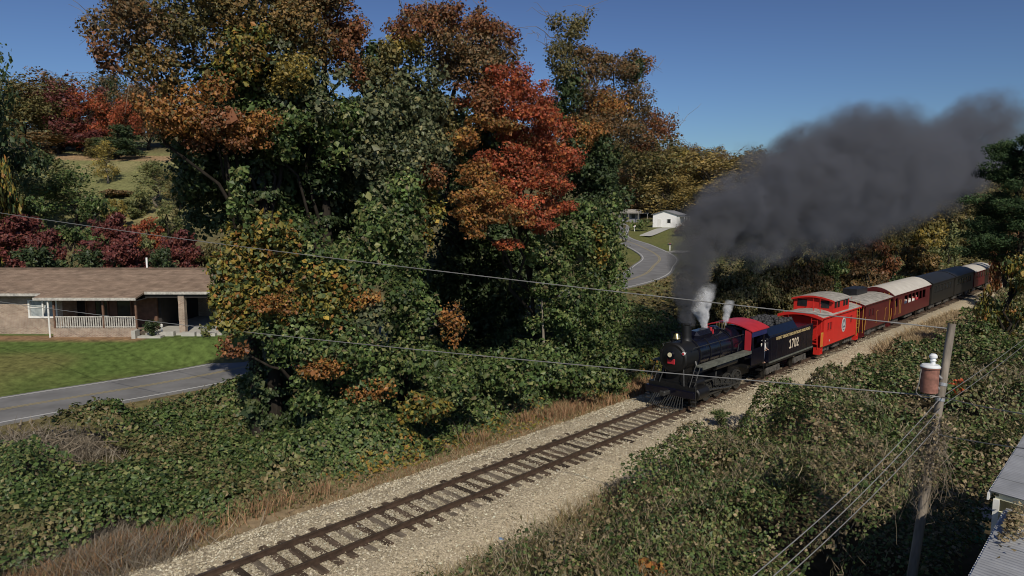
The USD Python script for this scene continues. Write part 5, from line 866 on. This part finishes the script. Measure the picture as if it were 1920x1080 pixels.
small = [('olive', 'shrub', 1345, 526, 60, -6, 'olive bush behind the locomotive boiler'), ('field', 'shrub', 1400, 523, 70, -5, 'drab bush behind the locomotive cab'), ('pale_green', 'shrub', 1395, 456, 80, -9, 'pale green bush at the foot of the smoke'), ('olive', 'shrub', 1440, 470, 80, -8, 'olive-green bush behind the tender'), ('brown', 'shrub', 1482, 476, 70, -7, 'dark brown bush behind the rear of the tender'), ('olive', 'shrub', 1475, 523, 60, -4.5, 'olive bush just behind the red caboose roof'), ('yellow', 'shrub', 1545, 430, 80, -8, 'golden yellow tree above the red caboose'), ('olive', 'shrub', 1505, 458, 80, -10, 'olive bush left of the golden tree'), ('golden', 'shrub', 1585, 458, 70, -7, 'tan bush right of the golden tree'), ('kudzu', 'shrub', 1560, 490, 60, -5, 'green bush above the red caboose cupola'), ('brown', 'sparse', 1600, 393, 70, -11, 'brown thin tree behind the two cabooses'), ('olive', 'broad', 1650, 378, 80, -14, 'olive tree rising out of the smoke behind the maroon caboose'), ('rust', 'shrub', 1640, 448, 70, -6, 'rust-brown bush behind the maroon caboose'), ('pale_green', 'sparse', 1690, 363, 80, -16, 'pale tree with light trunk at the lower edge of the smoke'), ('golden', 'shrub', 1700, 428, 80, -7, 'tan-gold bush behind the pale-roofed coach'), ('yellow', 'shrub', 1742, 393, 90, -10, 'yellow-brown bush above the dark coaches'), ('olive', 'broad', 1745, 363, 80, -20, 'olive tree at the far edge of the brush, below the smoke'), ('pale_green', 'shrub', 1775, 418, 60, -6, 'pale green bush close above the dark coaches'), ('olive', 'shrub', 1800, 378, 80, -14, 'drab olive bush left of the pine'), ('olive', 'shrub', 1812, 423, 70, -6, 'olive bush beside the pine over the last coach'), ('dark_green', 'shrub', 1835, 398, 70, -9, 'dark bush partly behind the pine'), ('brown', 'shrub', 1625, 493, 70, -4.5, 'low brown brush beside the maroon caboose roof'), ('dark_green', 'shrub', 1672, 483, 50, -5, 'low dark green bush beside the coach roof'), ('field', 'shrub', 1440, 503, 70, -5.5, 'low drab brush behind the coal load'), ('olive', 'shrub', 1370, 483, 70, -8, 'olive brush left of the pale green bush, behind the steam'), ('brown', 'shrub', 1520, 498, 70, -6, 'dark brown brush between the green and olive bushes behind the caboose'), ('yellow', 'shrub', 1665, 418, 60, -10, 'yellowish bush between the rust bush and the pale tree')]
for p, st_, px, yt, w, mm, lab in small: bg(0, p, st_, px, yt, w, lab, ST, None, mm)
# far wooded hillside beyond the smoke: one mass
fp = []
while len(fp) < 420:
    a, Yv = R.uniform(-.78, .86), R.uniform(225, 520)
    if a < .17 and Yv < 260: continue
    fp.append((a * Yv, Yv))
for _ in range(60): fp.append((R.uniform(95, 190), R.uniform(140, 225)))
fp = np.array(fp); fz = ground_z(fp[:, 0], fp[:, 1])
fo = UsdGeom.PointInstancer.Define(stage, '/World/hillside_forest'); tag(fo, 'autumn woodland covering the far hills behind the smoke', 'woodland', kind='stuff')
keys = [('brown', 'broad'), ('olive', 'broad'), ('straw', 'broad'), ('yellow', 'broad'), ('dark_green', 'broad'), ('brown', 'bare')]
fo.CreatePrototypesRel().SetTargets([p.GetPath() for p in ()])
UsdGeom.Xform.Define(stage, '/World/hillside_forest/kinds')
tg = []
for i, k in enumerate(keys):
    x = UsdGeom.Xform.Define(stage, f'/World/hillside_forest/kinds/far_tree_{i:03d}')
    me_ = PROTO[k].GetPath().AppendChild('crown'); x.GetPrim().GetReferences().AddInternalReference(me_) if False else None
    c = UsdGeom.Xform.Define(stage, f'/World/hillside_forest/kinds/far_tree_{i:03d}'); 
    for ch in ('crown', 'trunk', 'twig'):
        sp_ = PROTO[k].GetChild(ch)
        if sp_: stage.DefinePrim(f'/World/hillside_forest/kinds/far_tree_{i:03d}/{ch}').GetReferences().AddInternalReference(sp_.GetPath())
    tg.append(x.GetPath())
fo.GetPrototypesRel().SetTargets(tg); nF = len(fp)
fo.CreateProtoIndicesAttr(Vt.IntArray.FromNumpy(R.choice(len(keys), nF, p=[.28, .26, .12, .1, .14, .1]).astype(np.int32)))
fo.CreatePositionsAttr(Vt.Vec3fArray.FromNumpy(np.c_[fp, fz].astype(np.float32)))
sc = R.uniform(.85, 1.5, (nF, 1)); fo.CreateScalesAttr(Vt.Vec3fArray.FromNumpy((sc * np.c_[R.uniform(1, 1.3, nF), R.uniform(1, 1.3, nF), R.uniform(.9, 1.2, nF)]).astype(np.float32)))
fo.CreateOrientationsAttr(Vt.QuathArray([Gf.Quath(float(math.cos(a / 2)), 0, 0, float(math.sin(a / 2))) for a in R.uniform(-.7, .7, nF)]))
UsdGeom.Imageable(UsdGeom.Xform.Get(stage, '/World/hillside_forest/kinds')).GetPrim()

# the pine at the right edge and the bright bush under it
Yp = depth_at(1902, 6); B = at(1902, 500, Yp); B[2] = ground_z(B[0], B[1])[0]; Hp = at(1905, 258, Yp)[2] - B[2]
t = thing('pine_tree', 'tall dark green pine with layered branches at the right edge beside the last coaches', 'pine tree', B)
part(t, 'trunk', limb([0, 0, -.4], [.3, .2, Hp * .97], .34, .06, .3, 8), 'bark', True); sets = []
for i in range(84):
    f = R.uniform(.24, 1) ** .9; wv = (1.05 - f * .66) * 8.2 * R.uniform(.4, 1); a = R.uniform(0, 6.28); e = np.array([np.cos(a) * wv, np.sin(a) * wv, f * Hp + R.normal(0, .25)])
    part(t, 'branch', limb([0, 0, f * Hp - .5], e, .06, .02, .4, 5), 'bark')
    for j in range(3):
        q = e * [.55 + .25 * j, .55 + .25 * j, 1] + R.normal(0, .3, 3); n = 240; d = R.normal(size=(n, 3)); d /= np.linalg.norm(d, axis=1, keepdims=True)
        P = q + d * [1.05, 1.05, .55] * R.uniform(.4, 1, (n, 1)) ; P[:, 2] += .18 * (P[:, 2] - q[2]) ; sets.append((P, d * [.5, .5, 1] + R.normal(0, .4, (n, 3)), R.uniform(.18, .36, n), tints(n, 'pine') * np.exp(R.normal(0, .15))))
P, Nn, sz, ti = (np.concatenate(q) for q in zip(*sets)); me, tc = leaf_mesh(P, Nn, sz, ti, ratio=.4); part(t, 'needles', me, 'needle', tint=tc)
bg(0, 'kudzu_yellow', 'shrub', 1895, 480, 90, 'bright yellow-green bush in the sun below the pine', None, None, 10)
bg(0, 'rust', 'shrub', 1880, 385, 40, 'rust-leaved sapling showing through the pine branches', None, None, 3)
bg(0, 'kudzu', 'shrub', 1905, 640, 80, 'green leafy mound on the bank at the right edge', None, 42)
bg(0, 'kudzu', 'shrub', 1362, 795, 40, 'green leafy mound on the bank edge right of the locomotive pilot', None, 31)
bg(0, 'pale_green', 'shrub', 1850, 600, 80, 'pale green bush on the bank below the pine', None, 55)

# ------------------------------------------------------------------ far white house, dark house, driveways, mailboxes, pole
def far_house(name, label, px, py, Y, w, l, h, rise, rot, wallm, roofm, porch=False):
    B = at(px, py, Y); B[2] = ground_z(B[0], B[1])[0] + .1; t = thing(name, label, 'house', B, rot)
    part(t, 'wall', [prism_x([(-w / 2, -.6), (w / 2, -.6), (w / 2, h), (0, h + rise), (-w / 2, h)], 0, l)], wallm)
    for sd in (-1, 1):
        q = [(sd * (w / 2 + .4), h - .4 * rise / (w / 2)), (0, h + rise), (0, h + rise + .12), (sd * (w / 2 + .4), h + .12 - .4 * rise / (w / 2))]
        part(t, 'roof', prism_x(q, -.35, l + .35), roofm)
    return t, B
wh, B = far_house('white_house', 'small bright white house with grey roof beyond the road bend', 1246, 425, 182, 6.4, 9.0, 3.3, 1.0, 62, 'siding_white', 'roof_grey')
part(wh, 'door', bx(-.06, -.005, .9, 1.8, 0, 2.1), 'white_paint'); wn = part(wh, 'window', bx(-.05, -.005, -1.6, -.7, 1.1, 2.1), 'window_dark'); part(wn, 'frame', [bx(-.08, -.005, -1.7, -1.6, 1.0, 2.2), bx(-.08, -.005, -.7, -.6, 1.0, 2.2)], 'white_paint')
for xx in (2.0, 4.4, 6.8): part(wh, 'window', bx(xx, xx + 1.1, -2.76, -2.705, 1.0, 2.2), 'window_dark')
part(wh, 'porch_roof', bx(3.0, 8.8, -4.6, -2.75, 2.75, 2.88), 'roof_grey')
for xx in (3.1, 5.8, 8.6): part(wh, 'porch_post', bx(xx, xx + .14, -4.5, -4.36, -.5, 2.75), 'white_paint')
part(wh, 'steps', [bx(-1.2, -.1, .7, 2.0, -.7, -.3), bx(-.7, -.1, .7, 2.0, -.3, 0)], 'concrete')
dh, B2 = far_house('dark_house', 'low weathered house with a long shaded porch left of the white house', 1200, 408, 205, 5.0, 9.0, 2.6, .8, 170, 'roof_grey', 'dusty_roof')
part(dh, 'porch_roof', bx(-2.5, 9.5, 2.55, 4.4, 2.3, 2.42), 'dusty_roof')
for xx in (-2.2, .5, 3.2, 6, 9.2): part(dh, 'porch_post', bx(xx, xx + .15, 4.2, 4.35, -.6, 2.3), 'dusty_roof')
for xx in (1.5, 4.2, 6.6): part(dh, 'window', bx(xx, xx + 1, 2.505, 2.53, .9, 2.0), 'window_dark')
def sheet(name, pts, label):
    P = catmull(np.array(pts, float), 6); m = [ribbon(np.c_[P[:, :2], ground_z(P[:, 0], P[:, 1], False) + .12], -1.7, 1.7, .05)]
    tag(part(None, name, m, 'concrete'), kind='structure', label=label)
def gpt(px, py, Y): q = at(px, py, Y); return (q[0], q[1], 0)
sheet('driveway', [gpt(1206, 434, 160), gpt(1228, 432, 168), gpt(1250, 430, 176)], 'pale concrete driveway leading up to the white house')
sheet('driveway', [gpt(1262, 478, 122), gpt(1272, 476, 124), gpt(1282, 473, 127)], 'short pale drive leaving the outside of the road bend')
def mailbox(label, px, py, Y, col='white_paint'):
    B = at(px, py, Y); B[2] = ground_z(B[0], B[1])[0]; t = thing('mailbox', label, 'mailbox', B)
    part(t, 'post', bx(-.09, .09, -.09, .09, -.2, 1.05), col); part(t, 'box', prism_x([(-.14, 1.05), (.14, 1.05), (.14, 1.25), (.08, 1.36), (-.08, 1.36), (-.14, 1.25)], -.42, .32), 'loco_soot' if px > 1230 else col)
    part(t, 'flag', bx(-.1, .05, -.17, -.145, 1.25, 1.42), 'cab_red')
mailbox('white mailbox post on the grass outside the road bend', 1256, 462, 128); mailbox('white mailbox by the road in front of the dark house', 1190, 421, 172)
Bp = at(1329, 425, 178); Bp[2] = ground_z(Bp[0], Bp[1])[0]; t = thing('utility_pole', 'distant pale utility pole with a white box at the edge of the smoke', 'utility pole', Bp)
part(t, 'pole', rod([0, 0, -.3], [0, 0, at(1329, 378, 178)[2] - Bp[2]], .15, .11), 'bark_pale', 30); part(t, 'equipment_box', bx(-.95, -.25, -.5, .1, 3.2, 5.0, .06), 'white_paint'); part(t, 'bracket', bx(-.4, .0, -.1, .1, 3.9, 4.1), 'bark_pale')
small_shrub('bush', 'dark brown conical bush on the lawn before the white house', 1273, 160, 2.3, 4.0, 'brown', 1500, .3); small_shrub('bush', 'green bush on the grass left of the white house', 1200, 172, 2.2, 3.0, 'kudzu', 1200, .3)
small_shrub('brush_mound', 'dark low brush line across the hill field', 230, 99, 2.6, 1.0, 'brown', 1400, .3)

# ------------------------------------------------------------------ utility pole with transformer, wires
T0, Q0 = at(1785, 607, 15.3), at(1709, 1085, 14.7); d = T0 - Q0; G0 = Q0 - d * ((Q0[2] - ground_z(Q0[0], Q0[1])[0] + .3) / d[2])
t = thing('utility_pole', 'weathered grey utility pole with rusty transformer standing in the kudzu bank', 'utility pole', G0)
pp = [G0 - G0, (Q0 - G0), (Q0 * .5 + T0 * .5 - G0), T0 - G0]; part(t, 'pole', tube(pp, [.112, .105, .092, .08], 14), 'pole_wood', 40)
part(t, 'pole_band', [tube([(T0 - d * f) - G0, (T0 - d * (f + .012)) - G0], .09 + f * .03, 14) for f in (.23, .29)], 'galvanised')
C0 = at(1743, 711, 15.05) - G0; tr = lathe([(0, -.31), (.15, -.31), (.18, -.29), (.18, .24), (.20, .25), (.20, .28), (0, .28)], 24); tr.apply_translation(C0); tf = part(t, 'transformer', tr, 'rust', 30)
ld = lathe([(.205, .282), (.205, .30), (.17, .34), (.05, .36), (0, .36)], 24); ld.apply_translation(C0); part(tf, 'lid', ld, 'porcelain', 30)
bs = lathe([(0, .34), (.06, .34), (.045, .40), (.07, .43), (.05, .47), (.085, .50), (.085, .54), (.05, .58), (0, .59)], 18); bs.apply_translation(C0 + [.05, 0, 0]); part(tf, 'bushing', bs, 'porcelain', 30)
pt = (T0 - d * .22) - G0; part(tf, 'bracket', [rod(C0 + [.15, 0, .12], pt, .03), rod(C0 + [.15, 0, -.14], pt - [.03, 0, .26], .03)], 'galvanised')
part(tf, 'drop_wire', tube(catmull([C0 + [-.2, 0, .25], C0 + [-.25, -.02, -.1], C0 + [-.28, 0, -.3], C0 + [-.1, 0, -.42], C0 + [.2, 0, -.4], (T0 - d * .285) - G0], 5), .011, 6), 'wire', 30)
n = 700; f = R.uniform(.34, .62, n); a = R.uniform(0, 6.28, n); P = (T0 - d * f[:, None]) - G0 + np.stack([np.cos(a), np.sin(a), 0 * a], 1) * (.14 + np.abs(R.normal(0, .16, n)))[:, None] + np.array([-.25, 0, 0]) * ((f - .36) * 2)[:, None]
me, tc = leaf_mesh(P, R.normal(size=(n, 3)), .075, tints(n, 'dry')); part(t, 'dead_vine', me, 'leaf', tint=tc, kind='stuff')
part(t, 'vine_stem', [limb((T0 - d * R.uniform(.35, .5)) - G0, (T0 - d * R.uniform(.55, .8)) - G0 + R.normal(0, .3, 3), .008, .003, .8, 6) for _ in range(90)], 'dead_stem', kind='stuff')
def wire(label, a, b, sag, r=.015, n=40):
    tt = np.linspace(0, 1, n)[:, None]; p = np.asarray(a) * (1 - tt) + np.asarray(b) * tt; p[:, 2] -= (4 * sag * tt * (1 - tt))[:, 0]
    w1 = np.array(p); ph = np.linspace(0, n * 1.6, n)
    single('power_line', tube(w1, r, 6), 'wire', label, 'power line', smooth=True)
def ext(a, b, k): return a + (b - a) * k
L1 = at(0, 391, 38.0); wire('upper power line from the pole top past the clump to the left', T0 - d * .02, ext(T0, L1, 1.3), .3)
p2 = T0 - d * .285; L2 = at(0, 557, 38.0); wire('lower power line crossing before the locomotive front', p2, ext(p2, L2, 1.3), .38)
for k, (dz, o) in enumerate(((0.0, 0), (-.07, .05))):
    q = T0 - d * (.29 + .02 * k) + N * o + np.array([0, 0, dz]); wire(('upper of', 'lower of')[k] + ' the two parallel cables slanting from the pole to the lower left', q - U * 15, q, .35, .0085); wire(('upper of', 'lower of')[k] + ' the two parallel cables running from the pole to the upper right', q, q + U * 45, .5, .007)
q = T0 - d * .41; wire('single cable below the parallel pair, slanting from the pole to the lower left', q - U * 15 + [0, 0, .3], q, .3, .0085)
q = T0 - d * .285; wire('thin wire from the transformer height of the pole to the right edge', q, ext(q, at(1920, 766, 12.0), 2.0), .1, .011)
q = T0 - d * .43; wire('lower thin wire from the pole to the right edge above the tin roof', q, ext(q, at(1920, 831, 12.4), 2.0), .1, .011)

# ------------------------------------------------------------------ tin-roofed sheds at the right edge
A = at_z(1856, 921, 4.15); sA, mA = to_sm(A[0], A[1])
def corrugated(s0, s1, m0, m1, z0, z1, pitch=.105, amp=.016):
    ns = int((s1 - s0) / pitch * 6) + 1; ss = np.linspace(0, s1 - s0, ns); w = amp * np.cos(ss / pitch * 2 * np.pi)
    v = np.vstack([np.c_[ss, np.full(ns, -k), zz + w] for k, zz in ((0, z0), (m1 - m0, z1))]); v2 = v - [0, 0, .012]; V = np.vstack([v, v2]); i = np.arange(ns - 1)
    f = np.vstack([np.stack([i, i + ns, i + ns + 1], 1), np.stack([i, i + ns + 1, i + 1], 1)]); f = np.vstack([f[:, ::-1], f + 2 * ns]); return trimesh.Trimesh(V, f, process=False)
def shed(label, s0, s1, m0, m1, z0, z1, cut=None):
    b = sm(s0, m0); t = thing('shed', label, 'shed', (b[0], b[1], -.6), TRZ); L, Wd = s1 - s0, m1 - m0
    part(t, 'wall', [bx(.08, L - .08, -.14, -.08, 0, z0 + .5), bx(.08, .14, -Wd, -.14, 0, z1 + .5), bx(L - .14, L - .08, -Wd, -.14, 0, z1 + .5)], 'cream_siding')
    part(t, 'gable_wall', prism_x([(-.14, z0 + .45), (-.14, z0 + .57), (-Wd, z1 + .57), (-Wd, z1 + .45)], .08, .14), 'cream_siding')
    k = int(L / .9) + 1; e = np.linspace(0, L, k)
    for i in range(k - 1):
        r = corrugated(e[i], e[i + 1] + .02, 0, Wd, z0 + .6, z1 + .6); r.apply_translation([e[i], 0, .006 * (i % 2)]); part(t, 'roof_sheet', r, 'galvanised', 60)
    part(t, 'fascia', bx(-.04, L, .0, .035, z0 + .43, z0 + .57), 'white_paint'); part(t, 'corner_trim', bx(.02, .10, -.16, -.06, 0, z0 + .45), 'white_paint')
    return t
shed('cream shed with the higher corrugated tin roof at the right edge', sA, sA + 6.5, mA, mA + 5, 4.15, 3.85)
shed('shed with the lower corrugated tin roof in the bottom right corner', sA - 6.5, sA - .03, mA + .28, mA + 5, 3.88, 3.62)
n = 420; P = np.c_[R.normal(0, .5, n), R.normal(0, .16, n), np.zeros(n)]; b = sm(sA - .9, mA + .4, 3.95); P = b + P[:, :1] * U - np.abs(P[:, 1:2]) * -N + [0, 0, 1] * np.abs(R.normal(0, .07, (n, 1)))
me, tc = leaf_mesh(P, R.normal(0, .5, (n, 3)) + [0, 0, 1], .09, tints(n, 'dry')); single('dead_creeper', me, 'leaf', 'dry brown creeper lying over the edge of the lower tin roof', 'creeper', tint=tc)
g0 = at_z(1831, 1003, -.2); bk = lathe([(0, 0), (.16, 0), (.2, .42), (.215, .42), (.215, .45), (.17, .45), (.15, .03), (0, .03)], 18)
t = thing('bucket', 'green plastic bucket on the ground beside the tin-roofed sheds', 'bucket', (g0[0], g0[1], ground_z(g0[0], g0[1])[0] + .02)); part(t, 'pail', bk, 'green_plastic', 40); part(t, 'handle', tube([[-.21, 0, .42], [-.14, -.1, .55], [0, -.14, .6], [.14, -.1, .55], [.21, 0, .42]], .012, 6), 'galvanised')
g0 = at_z(1838, 955, -.3); tp_ = trimesh.creation.icosphere(3, 1.0); tp_.vertices *= [.55, .4, .4]; tp_.vertices += .09 * (meshkit.noise(np.array(tp_.vertices) * 4) - .5)[:, None]; tp_ = tp_.slice_plane([0, 0, 0], [0, 0, 1]); tp_.apply_translation([g0[0], g0[1], ground_z(g0[0], g0[1])[0]])
single('tarpaulin', tp_, 'blue_tarp', 'crumpled dark blue tarpaulin in the shade beside the sheds', 'tarpaulin', smooth=True)
g0 = at_z(1797, 726, 1.9); ts = thing('orange_leaved_sprig', 'bright orange-red sprig of leaves in the kudzu right of the pole', 'plant', g0); P, Nn, sz, ti = blob_leaves(np.zeros(3), (.34, .3, .3), [((.50, .10, .03), 3), ((.40, .07, .02), 2)], .13, 260); me, tc = leaf_mesh(P, Nn, sz, ti); part(ts, 'foliage', me, 'leaf', tint=tc); part(ts, 'stem', rod([0, 0, -1], [0, 0, .1], .015), 'bark')
g0 = at_z(1215, 1040, .4); g0[2] = ground_z(g0[0], g0[1])[0] + .45; ts = thing('orange_leaved_sprig', 'orange-brown leafy sprig among the grass at the bottom of the bank', 'plant', g0); P, Nn, sz, ti = blob_leaves(np.zeros(3), (.45, .4, .3), 'orange', .14, 200); me, tc = leaf_mesh(P, Nn, sz, ti); part(ts, 'foliage', me, 'leaf', tint=tc); part(ts, 'stem', rod([0, 0, -.6], [0, 0, .1], .015), 'bark')
g0 = at_z(940, 1010, -.5); bo_ = box((0, 0, 0), (.16, .10, .03), .012); bo_.apply_transform(trimesh.transformations.rotation_matrix(.3, [1, .3, 0])); bo_.apply_translation([g0[0], g0[1], -.50]); single('litter', bo_, 'blue_plastic', 'small blue scrap of plastic on the stones right of the track', 'litter')
for k, (px, py) in enumerate(((640, 920), (560, 940))):
    pass
